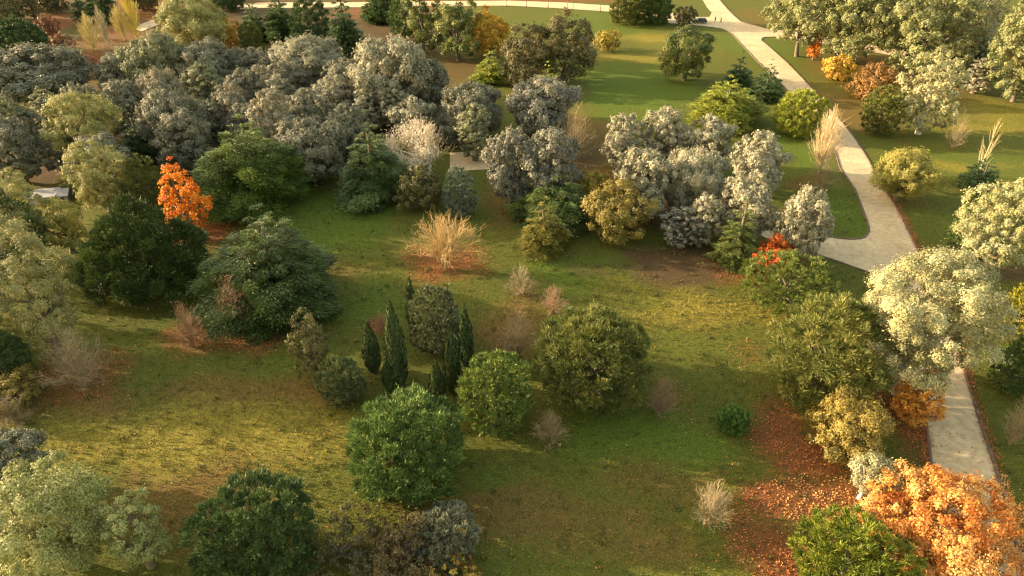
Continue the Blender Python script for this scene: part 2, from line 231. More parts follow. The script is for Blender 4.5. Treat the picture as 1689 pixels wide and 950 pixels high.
 ('twig', 17.14, 38.45, 1.99, 5.47, 0, 'half lit bare shrub across the sunbeam on the lower right lawn', {'pal': 'paletwig', 'group': 'faint bare shrubs on the meadow'}),
 ('twig', -15.49, 65.75, 1.15, 3.38, 0, 'small dark red bare shrub between two cypresses', {'pal': 'rtwig', 'group': 'faint bare shrubs on the meadow'}),
 ('round', -22.03, 68.53, 0.54, 1.48, 0.03, 'tiny dark bush alone on the meadow beside the big blue-dark cedar', {'pal': 'dkround', 'shrub': 1}),
 ('poplar', 74.44, 183.91, 8.06, 22.53, 0.16, 'pale yellow-green poplar nearest the far road fork', {'pal': 'ypop'}),
 ('poplar', 84.57, 177.2, 9.38, 23.56, 0.06, 'broad pale poplar second from the far road fork', {'pal': 'ypop'}),
 ('poplar', 95.9, 165.41, 8.35, 25.84, 0.06, 'bright yellow-green poplar in the middle of the top right row', {'pal': 'ypop'}),
 ('poplar', 110.62, 170.76, 4.61, 24.54, 0.06, 'greyish half-bare poplar with visible pale limbs at top right', {'pal': 'gpop', 'thin': 0.55}),
 ('poplar', 109.73, 148.49, 7.14, 24.4, 0.06, 'large yellow-green poplar cut by the right edge at the top', {'pal': 'ypop'}),
 ('poplar', 102.88, 196.34, 7.15, 20.34, 0.06, 'poplar behind and between the broad pale ones of the top right row', {'pal': 'ypop'}),
 ('poplar', 124.03, 203.0, 7.4, 19.91, 0.06, 'greyer poplar at the very back of the top right row', {'pal': 'gpop'}),
 ('pale', 123.45, 189.27, 4.33, 19.33, 0.14, 'olive grey bushy tree at the back right under the tall pale poplars', {'pal': 'olivegrey'}),
 ('pale', 111.57, 150.96, 4.19, 15.71, 0.14, 'olive grey tree at the right edge below the largest yellow-green poplar', {'pal': 'olivegrey'}),
 ('pale', 101.13, 159.03, 3.47, 11.25, 0.14, 'grey olive tree in the shade right of the pale cream white poplar', {'pal': 'olivegrey'}),
 ('poplar', 91.22, 211.66, 7.93, 19.23, 0.06, 'pale poplar at the back of the row behind the little orange sapling', {'pal': 'ypop'}),
 ('cone', 112.9, 170.36, 4.48, 10.54, 0.02, 'dark green conifer in the shade under the half-bare poplar', {'pal': 'dkgreen'}),
 ('poplar', 79.73, 129.54, 5.09, 16.83, 0.06, 'pale cream white poplar above the dark green bush', {'pal': 'wpop'}),
 ('silver', 104.19, 154.29, 3.03, 8.29, 0.12, 'small silver tree right of the pale cream white poplar', {'pal': 'bsilver', 'group': 'silver trees of the middle groups'}),
 ('round', 71.67, 129.59, 3.75, 9.81, 0.03, 'dark green rounded bush with olive left side at right', {'pal': 'olive'}),
 ('autumn', 77.23, 164.26, 3.48, 6.36, 0.04, 'golden yellow bush beside the far road', {'pal': 'gold', 'shrub': 1}),
 ('autumn', 78.96, 149.4, 4.6, 8.29, 0.04, 'copper brown bush next to the golden yellow bush', {'pal': 'copper', 'shrub': 1}),
 ('maple', 77.63, 180.88, 1.63, 6.74, 0.1, 'little upright orange sapling under the pale poplars', {'pal': 'maple2'}),
 ('fastig', 53.63, 111.66, 3.32, 11.3, 0.02, 'bare tan broom-shaped poplar beside the road', {'pal': 'tanfast'}),
 ('twig', 51.17, 104.24, 3.34, 6.8, 0, 'brownish bare brush at the foot of the tan broom-shaped poplar', {'pal': 'brtwig'}),
 ('fastig', 80.4, 109.92, 1.56, 9.65, 0.02, 'bare cream forked tree behind the flat dark pine at right', {'pal': 'tanfast', 'thin': 0.3}),
 ('twig', 82.39, 121.94, 2.43, 7.86, 0, 'grey tan bare shrub below the pale cream white poplar', {'pal': 'tantwig'}),
 ('pale', 62.13, 100.8, 4.52, 8.7, 0.14, 'yellow-green low spreading shrub on the right roadside lawn', {'pal': 'ygreen', 'shrub': 1}),
 ('cedar', 77.7, 105.14, 3.05, 6.23, 0.01, 'flat-topped dark brownish pine beside the right edge poplar', {'pal': 'dkgreen'}),
 ('poplar', 63.33, 78.12, 4.98, 14.36, 0.22, 'pale lime poplar with visible white trunk at the right edge', {'pal': 'ypop2'}),
 ('dark', 64.44, 84.72, 2.44, 8.94, 0.02, 'dark green bush tucked behind the pale lime poplar', {'pal': 'midgreen'}),
 ('poplar', 41.1, 54.8, 6.5, 17.71, 0.25, 'large white-leaved poplar overhanging the path', {'pal': 'wpop'}),
 ('star', 34.88, 72.39, 5.97, 6.22, 0.05, 'fresh green tree with feathery upright sprays left of the white-leaved poplar', {'pal': 'fresh'}),
 ('maple', 35.19, 79.52, 2.57, 5.51, 0.1, 'red-topped shrub peeking above the fresh green feathery tree', {'pal': 'red', 'shrub': 1}),
 ('star', 32.46, 54.98, 5.86, 12.4, 0.05, 'large yellow-green tree with feathery sprays under the white-leaved poplar', {'pal': 'ystar'}),
 ('round', 58.53, 64.33, 2.2, 8.54, 0.03, 'bright yellow-green tree at the right edge beside the white-leaved poplar', {'pal': 'brightyg'}),
 ('dark', 54.03, 55.87, 2.88, 8.05, 0.02, 'dark green shaded tree at the right edge beside the path', {'pal': 'midgreen'}),
 ('maple', 40.54, 50.81, 2.28, 7.06, 0.1, 'small orange tree at the left verge of the path', {'pal': 'orange', 'thin': 0.8}),
 ('autumn', 31.68, 46.76, 3.56, 7.28, 0.04, 'gold-brown lumpy tree beside the red leaf carpet', {'pal': 'goldclump'}),
 ('weep2', 31.37, 41.18, 1.96, 5.37, 0.3, 'small grey-cream shrub tree with a pale bare trunk', {'pal': 'greycream'}),
 ('star', 26.68, 33.01, 4.57, 6.18, 0.05, 'vivid green feathery tree cut by the bottom edge at right', {'pal': 'vivid'}),
 ('maple', 35.2, 36.0, 6.2, 7.3, 0.1, 'large orange tree spreading over the path in the bottom right corner', {'pal': 'orange2', 'thin': 1.0, 'n': 150}),
 ('twig', 48.73, 47.68, 1.4, 7.21, 0, 'tan bare shrub at the right edge beside the path', {'pal': 'tantwig'}),
 ('dark', -66.5, 63.8, 7.0, 19, 0.02, 'tall dark evergreen beyond the left edge of the meadow, north of the sunlit strip', {'pal': 'dkgreen', 'thin': 0.4}),
 ('dark', -68, 79, 6.0, 15, 0.02, 'tall dark evergreen beyond the left edge behind the grey-olive tree', {'pal': 'dkgreen', 'thin': 0.4}),
 ('dark', -172, 203, 7, 15, 0.02, 'dark evergreen beyond the far left edge above the red leafy bank', {'pal': 'dkgreen', 'thin': 0.4}),
 ('dark', -168, 222, 7, 16, 0.02, 'dark evergreen beyond the far left corner of the park', {'pal': 'dkgreen', 'thin': 0.4}),
 ('dark', -160, 238, 6, 16, 0.02, 'dark evergreen past the top left corner beside the red bank', {'pal': 'dkgreen', 'thin': 0.4}),
]
PATHS = {'path': [(65.88, 253.69), (64.67, 242.29), (64.37, 234.33), (62.2, 228.44), (56.46, 228.44), (51.48, 234.33), (32.61, 245.06), (17.67, 249.79), (-0.94, 252.7), (-30.06, 251.72), (-58.78, 249.79), (-85.64, 249.79), (-101.49, 242.29), (-109.23, 231.77), (-112.74, 220.46), (-112.59, 214.42), (-108.85, 210.08), (-107.81, 215.91), (-104.97, 225.99), (-98.21, 236.06), (-83.11, 241.39), (-57.23, 242.29), (-29.26, 244.13), (-0.91, 245.06), (17.09, 240.48), (31.56, 236.06), (42.82, 226.8), (49.04, 219.69), (58.5, 215.91), (62.48, 212.96), (63.77, 207.61), (63.43, 200.51), (63.16, 189.85), (62.91, 181.22), (63.01, 160.25), (62.16, 140.06), (61.13, 128.25), (59.67, 119.34), (58.01, 113.14), (57.16, 105.08), (55.44, 97.85), (54.02, 92.28), (53.3, 90.4), (52.07, 88.76), (50.61, 88.05), (48.54, 88.22), (45.2, 89.3), (40.96, 92.28), (35.71, 96.61), (33.61, 92.28), (39.19, 86.81), (44.34, 82.77), (48.4, 79.14), (48.87, 77.78), (48.2, 71.85), (46.41, 63.24), (44.36, 55.93), (42.35, 51.35), (40.05, 45.66), (37.63, 38.74), (35.28, 31.87), (40.81, 31.36), (41.88, 34.35), (44.57, 41.43), (45.73, 44.76), (47.88, 51.35), (50.44, 58.92), (53.27, 67.98), (55.68, 76.75), (58.37, 86.29), (59.63, 91.71), (61.3, 98.89), (62.57, 108.63), (64.39, 115.77), (66.4, 126.7), (66.91, 131.13), (69.25, 160.7), (70.18, 179.03), (70.27, 196.63), (70.06, 199.85), (71.03, 202.49), (72.64, 203.84), (75.41, 203.84), (79.93, 201.83), (85.12, 197.27), (93.08, 191.66), (102.98, 181.77), (122.41, 162.53), (126.27, 168.71), (105.98, 188.07), (95.92, 198.55), (82.72, 210.08), (75.65, 213.69), (72.46, 218.93), (70.55, 222.02), (70.41, 228.44), (70.81, 239.59), (71.7, 252.7), (72.59, 270.42), (77.97, 328.39), (91.06, 455.52), (85.72, 455.52), (71.64, 328.39), (66.38, 270.42)], 'strip': [(-11.51, 120.19), (-4.13, 121.33), (-3.9, 112.88), (-7.94, 112.37), (-10.85, 111.35)]}
KERBS = [[(40.81, 31.36), (41.88, 34.35), (44.57, 41.43), (45.73, 44.76), (47.88, 51.35), (50.44, 58.92), (53.27, 67.98), (55.68, 76.75), (58.37, 86.29), (59.63, 91.71), (61.3, 98.89), (62.57, 108.63), (64.39, 115.77), (66.4, 126.7), (66.91, 131.13), (69.25, 160.7), (70.18, 179.03), (70.27, 196.63), (70.06, 199.85), (71.03, 202.49), (72.64, 203.84), (75.41, 203.84), (79.93, 201.83), (85.12, 197.27), (93.08, 191.66)], [(95.92, 198.55), (82.72, 210.08), (75.65, 213.69), (72.46, 218.93), (70.55, 222.02), (70.41, 228.44), (70.81, 239.59), (71.7, 252.7), (72.59, 270.42), (77.97, 328.39)], [(49.04, 219.69), (58.5, 215.91), (62.48, 212.96), (63.77, 207.61), (63.43, 200.51), (63.16, 189.85), (62.91, 181.22), (63.01, 160.25), (62.16, 140.06), (61.13, 128.25), (59.67, 119.34), (58.01, 113.14), (57.16, 105.08), (55.44, 97.85), (54.02, 92.28), (53.3, 90.4), (52.07, 88.76), (50.61, 88.05), (48.54, 88.22), (45.2, 89.3), (40.96, 92.28)], [(39.19, 86.81), (44.34, 82.77), (48.4, 79.14), (48.87, 77.78), (48.2, 71.85), (46.41, 63.24), (44.36, 55.93), (42.35, 51.35), (40.05, 45.66), (37.63, 38.74), (35.28, 31.87)]]
PATCHES = [('g', -26.0, 92.7, 10.1, 11.4, 0.9), ('g', 25.6, 157.8, 20.7, 19.6, 1.0), ('g', 28.6, 220.4, 22.1, 19.2, 0.8), ('g', -17.3, 72.1, 6.9, 5.4, 0.6), ('g', 12.4, 49.0, 9.0, 3.7, 0.9), ('g', 18.7, 38.2, 4.7, 3.1, 0.8), ('g', 8.6, 78.6, 7.4, 6.0, 0.8), ('g', 21.2, 64.9, 8.6, 7.0, 0.35), ('g', -41.4, 67.1, 5.1, 6.1, 0.5), ('g', 51.9, 97.4, 4.8, 10.3, 1), ('g', 53.7, 118.8, 4.4, 11.1, 1), ('g', 82.1, 117.0, 13.0, 16.1, 0.6), ('g', 65.0, 91.8, 7.3, 11.2, 0.4), ('g', 64.2, 196.3, 10.0, 18.9, 0.8), ('g', -27.0, 60.1, 6.2, 3.2, 0.5), ('g', -2.5, 44.2, 6.8, 2.2, 0.4), ('g', 5.3, 171.6, 8.9, 20.0, 0.4), ('g', 70.6, 189.2, 6.5, 10.7, 0.8), ('g', 55.8, 61.7, 4.1, 12.9, 0.5), ('d', -25.6, 55.1, 11.0, 3.8, 0.8), ('d', 0.3, 39.7, 9.1, 4.5, 0.9), ('d', 14.4, 43.6, 6.2, 3.2, 0.5), ('d', 12.1, 36.4, 6.1, 3.0, 0.6), ('d', -29.9, 41.9, 6.6, 6.1, 0.9), ('d', -24.1, 82.5, 5.1, 6.5, 0.6), ('d', -0.3, 67.3, 6.6, 7.3, 0.8), ('d', -38.2, 110.8, 6.3, 10.0, 0.9), ('d', -1.4, 104.4, 4.0, 13.6, 0.8), ('d', 13.3, 125.7, 6.9, 18.0, 1), ('d', 23.4, 68.2, 7.4, 5.0, 0.4), ('d', -46.9, 55.1, 7.8, 3.8, 0.8), ('d', -25.8, 45.8, 5.8, 3.0, 0.4), ('d', 89.8, 171.6, 17.8, 20.0, 0.9), ('d', 71.9, 145.0, 7.8, 15.2, 0.9), ('d', 80.0, 108.3, 9.3, 9.6, 0.4), ('d', 77.0, 227.4, 11.4, 12.2, 0.6), ('d', 17.8, 198.3, 10.1, 9.0, 0.7), ('d', 37.0, 165.0, 7.2, 5.7, 0.6), ('y', 34.0, 183.0, 18.9, 5.6, 0.8), ('d', 20.3, 145.8, 9.2, 4.6, 0.7), ('y', 40.7, 203.3, 15.5, 5.4, 0.9), ('d', 82.1, 123.8, 10.3, 4.8, 0.7), ('y', 93.4, 131.6, 9.6, 3.9, 0.8), ('d', 64.3, 100.9, 4.9, 3.0, 0.6), ('y', 80.3, 114.0, 9.7, 2.6, 0.8), ('y', -32.8, 49.1, 19.9, 4.5, 0.9), ('y', 23.2, 70.8, 9.9, 5.2, 0.9), ('y', 20.2, 74.7, 9.5, 3.5, 0.5), ('y', 94.6, 150.7, 18.5, 24.0, 0.5), ('y', 100.8, 141.3, 10.1, 14.6, 0.7), ('y', -7.0, 80.7, 5.0, 3.9, 0.3), ('y', 42.6, 196.3, 15.0, 18.9, 0.4), ('y', 18.6, 42.1, 3.3, 1.4, 0.5), ('y', 82.3, 156.7, 11.1, 13.0, 0.6), ('s', 22.1, 80.8, 10.4, 5.0, 1.0), ('s', 85.9, 153.1, 8.1, 16.6, 0.5), ('s', 25.4, 98.2, 5.8, 8.3, 0.9), ('s', 12.6, 116.0, 5.4, 10.7, 0.6), ('s', 64.3, 83.0, 6.0, 2.9, 0.9), ('s', 67.9, 79.1, 4.9, 3.1, 0.9), ('s', -38.1, 118.8, 6.6, 11.1, 0.7), ('s', 1.6, 105.9, 4.1, 9.3, 0.5), ('s', -79.8, 112.1, 7.4, 10.1, 0.9), ('s', -78.6, 125.7, 17.2, 18.0, 0.7), ('s', -60.1, 159.3, 47.3, 38.6, 0.8), ('s', -14.4, 176.9, 9.1, 21.0, 0.55), ('s', 7.7, 156.7, 11.1, 13.0, 0.5), ('s', -32.8, 202.4, 22.0, 32.7, 0.8), ('s', 96.1, 157.4, 9.7, 17.4, 0.5), ('l', -138.9, 229.1, 8.3, 51.7, 1.0), ('l', -107.1, 176.4, 10.6, 18.4, 1.0), ('l', -119.2, 238.1, 11.8, 17.6, 0.8), ('s', -106.7, 240.9, 58.8, 39.8, 0.9), ('l', -170.2, 270.1, 19.5, 43.3, 0.9), ('s', -59.8, 224.8, 29.5, 39.1, 0.9), ('l', -115.4, 207.7, 10.4, 27.5, 0.7), ('l', -12.5, 171.6, 7.4, 20.0, 0.35), ('l', -9.2, 81.5, 5.5, 4.5, 0.72), ('l', -46.1, 89.4, 5.4, 7.2, 0.9), ('l', -48.2, 57.6, 6.0, 4.5, 0.65), ('l', -36.9, 64.6, 5.0, 4.1, 0.65), ('l', -31.8, 64.5, 4.3, 3.5, 0.65), ('l', 28.7, 47.5, 5.3, 4.7, 1.0), ('l', 28.0, 50.7, 2.8, 4.3, 0.8), ('l', 40.3, 50.8, 3.1, 5.1, 1.0), ('l', 28.0, 40.8, 7.1, 2.7, 1.0), ('l', 20.2, 36.5, 2.6, 4.1, 0.7), ('l', 23.2, 34.7, 3.5, 3.4, 0.9), ('l', 24.0, 40.1, 3.8, 2.3, 0.8), ('l', 39.3, 38.3, 7.3, 7.4, 1), ('l', 27.4, 61.1, 2.8, 2.7, 0.35), ('l', 3.4, 50.6, 2.8, 2.6, 0.35), ('l', 16.1, 54.2, 2.9, 3.2, 0.35), ('l', -15.8, 67.4, 1.8, 1.8, 0.8), ('l', 0.0, 62.3, 2.8, 4.4, 0.4), ('l', -33.9, 249.2, 30.9, 9.6, 0.8), ('l', 11.6, 253.8, 31.4, 5.9, 0.8), ('l', -40.1, 236.1, 19.6, 15.6, 0.7), ('l', 40.5, 85.6, 5.2, 4.3, 0.7), ('l', 32.5, 79.1, 4.9, 3.1, 0.6), ('l', -35.3, 115.7, 6.5, 8.0, 0.4), ('l', 15.3, 110.2, 4.2, 4.5, 0.6), ('l', 50.3, 105.7, 4.1, 7.0, 0.5), ('l', 42.6, 52.1, 1.4, 7.9, 0.8)]
POSTS = [(-1.72, 243.21), (4.74, 243.21), (11.93, 241.39), (18.23, 239.59), (19.99, 239.14), (28.52, 235.19)]


PALETTES = {   # three base colours per foliage, dark to light variation of the leaf itself
 'grey':((0.098,0.095,0.063),(0.139,0.134,0.089),(0.186,0.176,0.122)), 'silver':((0.158,0.149,0.096),(0.214,0.199,0.131),(0.279,0.261,0.181)),
 'sage':((0.112,0.118,0.059),(0.158,0.158,0.081),(0.205,0.199,0.109)), 'taupe':((0.139,0.122,0.077),(0.196,0.172,0.113),(0.270,0.238,0.165)),
 'dsilver':((0.102,0.099,0.077),(0.149,0.143,0.109),(0.251,0.234,0.172)), 'bsilver':((0.180,0.166,0.109),(0.259,0.238,0.154),(0.358,0.325,0.221)),
 'pale':((.14,.135,.04),(.21,.20,.065),(.29,.27,.10)), 'ygreen':((.16,.15,.03),(.24,.21,.045),(.31,.27,.08)),
 'olivegrey':((0.125,0.125,0.046),(0.188,0.181,0.069),(0.275,0.250,0.103)), 'palebottom':((.15,.165,.05),(.22,.225,.078),(.31,.30,.12)),
 'ypop':((0.125,0.135,0.046),(0.184,0.190,0.073),(0.251,0.253,0.122)), 'ypop2':((0.175,0.179,0.068),(0.258,0.253,0.108),(0.350,0.331,0.171)), 'gpop':((0.160,0.153,0.080),(0.216,0.204,0.112),(0.272,0.255,0.152)),
 'wpop':((0.168,0.163,0.070),(0.264,0.249,0.122),(0.400,0.376,0.205)), 'greycream':((.20,.19,.09),(.29,.27,.14),(.38,.35,.21)), 'greydome':((.11,.115,.07),(.16,.16,.10),(.23,.22,.14)),
 'midround':((0.049,0.080,0.019),(0.084,0.131,0.030),(0.151,0.206,0.051)), 'midround2':((0.059,0.087,0.019),(0.103,0.139,0.028),(0.186,0.225,0.045)), 'dkround':((0.034,0.057,0.018),(0.057,0.087,0.026),(0.095,0.133,0.039)),
 'dkgreen':((0.033,0.055,0.019),(0.054,0.083,0.026),(0.086,0.127,0.039)), 'midgreen':((0.043,0.070,0.019),(0.073,0.107,0.027),(0.115,0.154,0.041)), 'dkcedar2':((0.025,0.039,0.008),(0.040,0.060,0.013),(0.077,0.104,0.020)),
 'dkcedar':((0.046,0.067,0.019),(0.081,0.110,0.027),(0.142,0.171,0.042)), 'ycedar':((0.032,0.052,0.009),(0.060,0.088,0.013),(0.111,0.143,0.020)), 'dkcone':((0.035,0.054,0.018),(0.059,0.084,0.026),(0.105,0.136,0.036)),
 'conegreen':((0.060,0.076,0.018),(0.102,0.120,0.029),(0.156,0.170,0.048)), 'goldcone':((.075,.07,.012),(.125,.11,.018),(.19,.15,.025)),
 'olive':((0.060,0.069,0.014),(0.102,0.113,0.024),(0.156,0.158,0.036)), 'olivebr':((.055,.05,.016),(.09,.08,.025),(.14,.125,.04)), 'bluegreen':((0.068,0.087,0.060),(0.108,0.131,0.090),(0.162,0.181,0.128)),
 'dullgreen':((0.061,0.080,0.027),(0.101,0.123,0.042),(0.162,0.174,0.068)), 'leafy':((0.057,0.064,0.025),(0.090,0.099,0.041),(0.151,0.153,0.070)), 'boxwood':((0.041,0.084,0.017),(0.068,0.128,0.024),(0.105,0.174,0.036)),
 'pine':((0.047,0.059,0.013),(0.087,0.104,0.021),(0.150,0.157,0.034)), 'lime':((.13,.155,.018),(.21,.225,.028),(.30,.30,.045)), 'brightyg':((.11,.11,.010),(.18,.165,.014),(.25,.22,.02)),
 'star':((.050,.064,.016),(.092,.108,.024),(.165,.165,.040)), 'ystar':((.072,.090,.021),(.128,.140,.032),(.21,.198,.054)), 'fresh':((.06,.085,.014),(.11,.135,.024),(.17,.19,.045)), 'vivid':((.06,.085,.008),(.12,.145,.014),(.19,.205,.025)),
 'brown':((0.056,0.051,0.021),(0.090,0.077,0.030),(0.147,0.123,0.047)), 'brown2':((.062,.044,.018),(.100,.072,.028),(.16,.115,.045)), 'gold':((0.287,0.149,0.017),(0.414,0.241,0.024),(0.483,0.322,0.044)), 'mustard':((.16,.12,.015),(.22,.165,.02),(.28,.21,.035)),
 'goldolive':((.09,.075,.016),(.15,.12,.025),(.22,.17,.04)), 'goldclump':((.11,.085,.018),(.20,.15,.03),(.31,.23,.06)), 'amber':((.28,.12,.012),(.40,.20,.018),(.48,.28,.03)), 'copper':((0.145,0.072,0.019),(0.212,0.111,0.030),(0.272,0.153,0.047)),
 'maple':((.34,.065,.008),(.55,.16,.012),(.70,.30,.025)), 'maple2':((.45,.12,.02),(.55,.18,.03),(.60,.25,.05)), 'orange':((.38,.13,.018),(.52,.22,.03),(.60,.33,.06)), 'orange2':((.40,.125,.026),(.56,.255,.06),(.67,.41,.15)),
 'red':((0.320,0.060,0.016),(0.480,0.112,0.023),(0.550,0.195,0.039)), 'yred':((.25,.06,.02),(.30,.20,.03),(.33,.28,.06)), 'slate':((0.067,0.072,0.046),(0.113,0.118,0.079),(0.180,0.180,0.122)),
 'cypress':((0.034,0.050,0.018),(0.053,0.073,0.025),(0.079,0.103,0.035)), 'fluff':((0.360,0.288,0.207),(0.468,0.387,0.288),(0.558,0.477,0.378)),
 'straw':((.36,.29,.11),(.46,.37,.14),(.54,.44,.20)), 'pstraw':((.26,.22,.12),(.34,.29,.17),(.42,.36,.22)), 'yellow':((.40,.30,.05),(.50,.38,.06),(.56,.44,.10)), 'tanfast':((.32,.235,.12),(.42,.315,.17),(.52,.40,.24)),
 'gtwig':((0.285,0.180,0.068),(0.373,0.239,0.095),(0.444,0.299,0.129)), 'tantwig':((.17,.125,.07),(.23,.17,.10),(.29,.22,.135)), 'rtwig':((0.187,0.095,0.051),(0.242,0.128,0.068),(0.308,0.171,0.098)), 'rtwig2':((.16,.10,.06),(.20,.125,.075),(.25,.16,.10)),
 'brtwig':((0.144,0.106,0.054),(0.189,0.140,0.072),(0.243,0.180,0.099)), 'brtwig2':((0.170,0.119,0.060),(0.221,0.157,0.081),(0.272,0.196,0.106)), 'paletwig':((0.202,0.151,0.079),(0.259,0.194,0.108),(0.317,0.245,0.144)), 'pinktwig':((0.216,0.115,0.065),(0.259,0.144,0.083),(0.302,0.180,0.108)),
}

# ------------------------------------------------------------------ materials
def new_mat(name):
    m = bpy.data.materials.new(name); m.use_nodes = True
    nt = m.node_tree; nt.nodes.clear()
    return m, nt, nt.nodes.new('ShaderNodeOutputMaterial')
def N(nt, kind, **kw):
    n = nt.nodes.new(kind)
    for k, v in kw.items(): setattr(n, k, v)
    return n
_leaf = {}
def leaf_mat(pal, trans=.28, rough=.6):
    key = (pal, trans)
    if key in _leaf: return _leaf[key]
    m, nt, out = new_mat('leaf_'+pal)
    at = N(nt, 'ShaderNodeAttribute', attribute_name='tint')
    ramp = N(nt, 'ShaderNodeValToRGB')
    c = PALETTES[pal]
    ramp.color_ramp.elements[0].position, ramp.color_ramp.elements[1].position = .12, .9
    ramp.color_ramp.elements[0].color = (*c[0], 1); ramp.color_ramp.elements[1].color = (*c[2], 1)
    e = ramp.color_ramp.elements.new(.5); e.color = (*c[1], 1)
    nt.links.new(at.outputs['Fac'], ramp.inputs[0])
    bs = N(nt, 'ShaderNodeBsdfPrincipled'); bs.inputs['Roughness'].default_value = rough
    bs.inputs['Specular IOR Level'].default_value = .25
    tr = N(nt, 'ShaderNodeBsdfTranslucent')
    mx = N(nt, 'ShaderNodeMixShader'); mx.inputs[0].default_value = trans
    nt.links.new(ramp.outputs[0], bs.inputs['Base Color']); nt.links.new(ramp.outputs[0], tr.inputs['Color'])
    nt.links.new(bs.outputs[0], mx.inputs[1]); nt.links.new(tr.outputs[0], mx.inputs[2]); nt.links.new(mx.outputs[0], out.inputs[0])
    _leaf[key] = m
    return m
_plain = {}
def plain_mat(name, col, rough=.7, noise=.25, scale=3.0, metallic=0, bump=0):
    if name in _plain: return _plain[name]
    m, nt, out = new_mat(name)
    bs = N(nt, 'ShaderNodeBsdfPrincipled'); bs.inputs['Roughness'].default_value = rough; bs.inputs['Metallic'].default_value = metallic
    tc = N(nt, 'ShaderNodeTexCoord'); nz = N(nt, 'ShaderNodeTexNoise'); nz.inputs['Scale'].default_value = scale; nz.inputs['Detail'].default_value = 5
    ramp = N(nt, 'ShaderNodeValToRGB')
    ramp.color_ramp.elements[0].position, ramp.color_ramp.elements[1].position = .3, .7
    ramp.color_ramp.elements[0].color = (*[x*(1-noise) for x in col], 1); ramp.color_ramp.elements[1].color = (*[min(1, x*(1+noise)) for x in col], 1)
    nt.links.new(tc.outputs['Object'], nz.inputs['Vector']); nt.links.new(nz.outputs[0], ramp.inputs[0]); nt.links.new(ramp.outputs[0], bs.inputs['Base Color'])
    if bump:
        bp = N(nt, 'ShaderNodeBump'); bp.inputs['Strength'].default_value = bump; nt.links.new(nz.outputs[0], bp.inputs['Height']); nt.links.new(bp.outputs[0], bs.inputs['Normal'])
    nt.links.new(bs.outputs[0], out.inputs[0])
    _plain[name] = m
    return m
BARK = plain_mat('bark', (.10, .075, .05), .9, .4, 4)
PALEBARK = plain_mat('pale_bark', (.42, .38, .30), .85, .3, 3)

# ------------------------------------------------------------------ helpers
def link(o, parent=None):
    scene.collection.objects.link(o)
    if parent is not None: o.parent = parent
    return o
def tag(o, label, cat, group=None):
    o['label'] = label; o['category'] = cat
    if group: o['group'] = group
    return o
def structure(o): o['kind'] = 'structure'; return o
def empty(name, loc, rz=0):
    o = bpy.data.objects.new(name, None); o.empty_display_size = .5; o.location = loc; o.rotation_euler = (0, 0, rz)
    return link(o)
def np_mesh(name, verts, faces, mat, tint=None, smooth=False):
    """verts (n,3), faces (m,k) with k = 3 or 4, written straight into the mesh arrays"""
    me = bpy.data.meshes.new(name)
    verts = np.ascontiguousarray(verts, np.float32); faces = np.ascontiguousarray(faces, np.int32)
    m, k = faces.shape
    me.vertices.add(len(verts)); me.vertices.foreach_set('co', verts.ravel())
    me.loops.add(m*k); me.loops.foreach_set('vertex_index', faces.ravel())
    me.polygons.add(m); me.polygons.foreach_set('loop_start', np.arange(0, m*k, k, dtype=np.int32))
    if smooth: me.polygons.foreach_set('use_smooth', np.ones(m, bool))
    me.update(calc_edges=True)
    if tint is not None:
        a = me.attributes.new('tint', 'FLOAT', 'POINT'); a.data.foreach_set('value', np.ascontiguousarray(tint, np.float32))
    me.materials.append(mat)
    return me
def nrm(a): return a/np.maximum(np.linalg.norm(a, axis=-1, keepdims=True), 1e-6)
def cards(Pos, U, Nrm, L, W, fold=.12, tri=False):
    """leaf sprays: kites with tip, tail and two shoulders, or slim wedges where they are seen small"""
    n = len(Pos); S = nrm(np.cross(Nrm, U)); L = np.broadcast_to(L, n)[:, None]; W = np.broadcast_to(W, n)[:, None]
    if tri:
        v = np.empty((n, 3, 3), np.float32); tail = Pos-U*L*.45
        v[:, 0] = tail+S*W*.5; v[:, 1] = Pos+U*L*.55-Nrm*L*fold; v[:, 2] = tail-S*W*.5
        return v.reshape(-1, 3), np.arange(n*3, dtype=np.int32).reshape(-1, 3)
    v = np.empty((n, 4, 3), np.float32)
    mid = Pos+U*L*.05
    v[:, 0] = Pos-U*L*.5; v[:, 2] = Pos+U*L*.5-Nrm*L*fold
    v[:, 1] = mid+S*W*.5-Nrm*L*fold*.5; v[:, 3] = mid-S*W*.5-Nrm*L*fold*.5
    return v.reshape(-1, 3), np.arange(n*4, dtype=np.int32).reshape(-1, 4)
def tube(path, radii, sides=6):
    """tapered tube along a polyline"""
    path = np.asarray(path, float); n = len(path); out = []
    d = np.gradient(path, axis=0); d = nrm(d)
    ref = np.array([0.31, .95, .05]); a = nrm(np.cross(d, ref)); b = np.cross(d, a)
    ang = np.arange(sides)*2*np.pi/sides
    r = np.asarray(radii, float)[:, None, None]
    v = path[:, None, :]+r*(np.cos(ang)[None, :, None]*a[:, None, :]+np.sin(ang)[None, :, None]*b[:, None, :])
    f = []
    for i in range(n-1):
        for j in range(sides):
            k = (j+1) % sides
            f.append((i*sides+j, i*sides+k, (i+1)*sides+k, (i+1)*sides+j))
    return v.reshape(-1, 3), np.array(f, np.int32)
class Batch:
    def __init__(s): s.v, s.f, s.t, s.n = [], [], [], 0
    def add(s, v, f, t=None):
        s.v.append(v); s.f.append(f+s.n); s.n += len(v)
        s.t.append(np.full(len(v), .5, np.float32) if t is None else np.asarray(t, np.float32))
    def mesh(s, name, mat, smooth=False): return np_mesh(name, np.concatenate(s.v), np.concatenate(s.f), mat, np.concatenate(s.t), smooth)

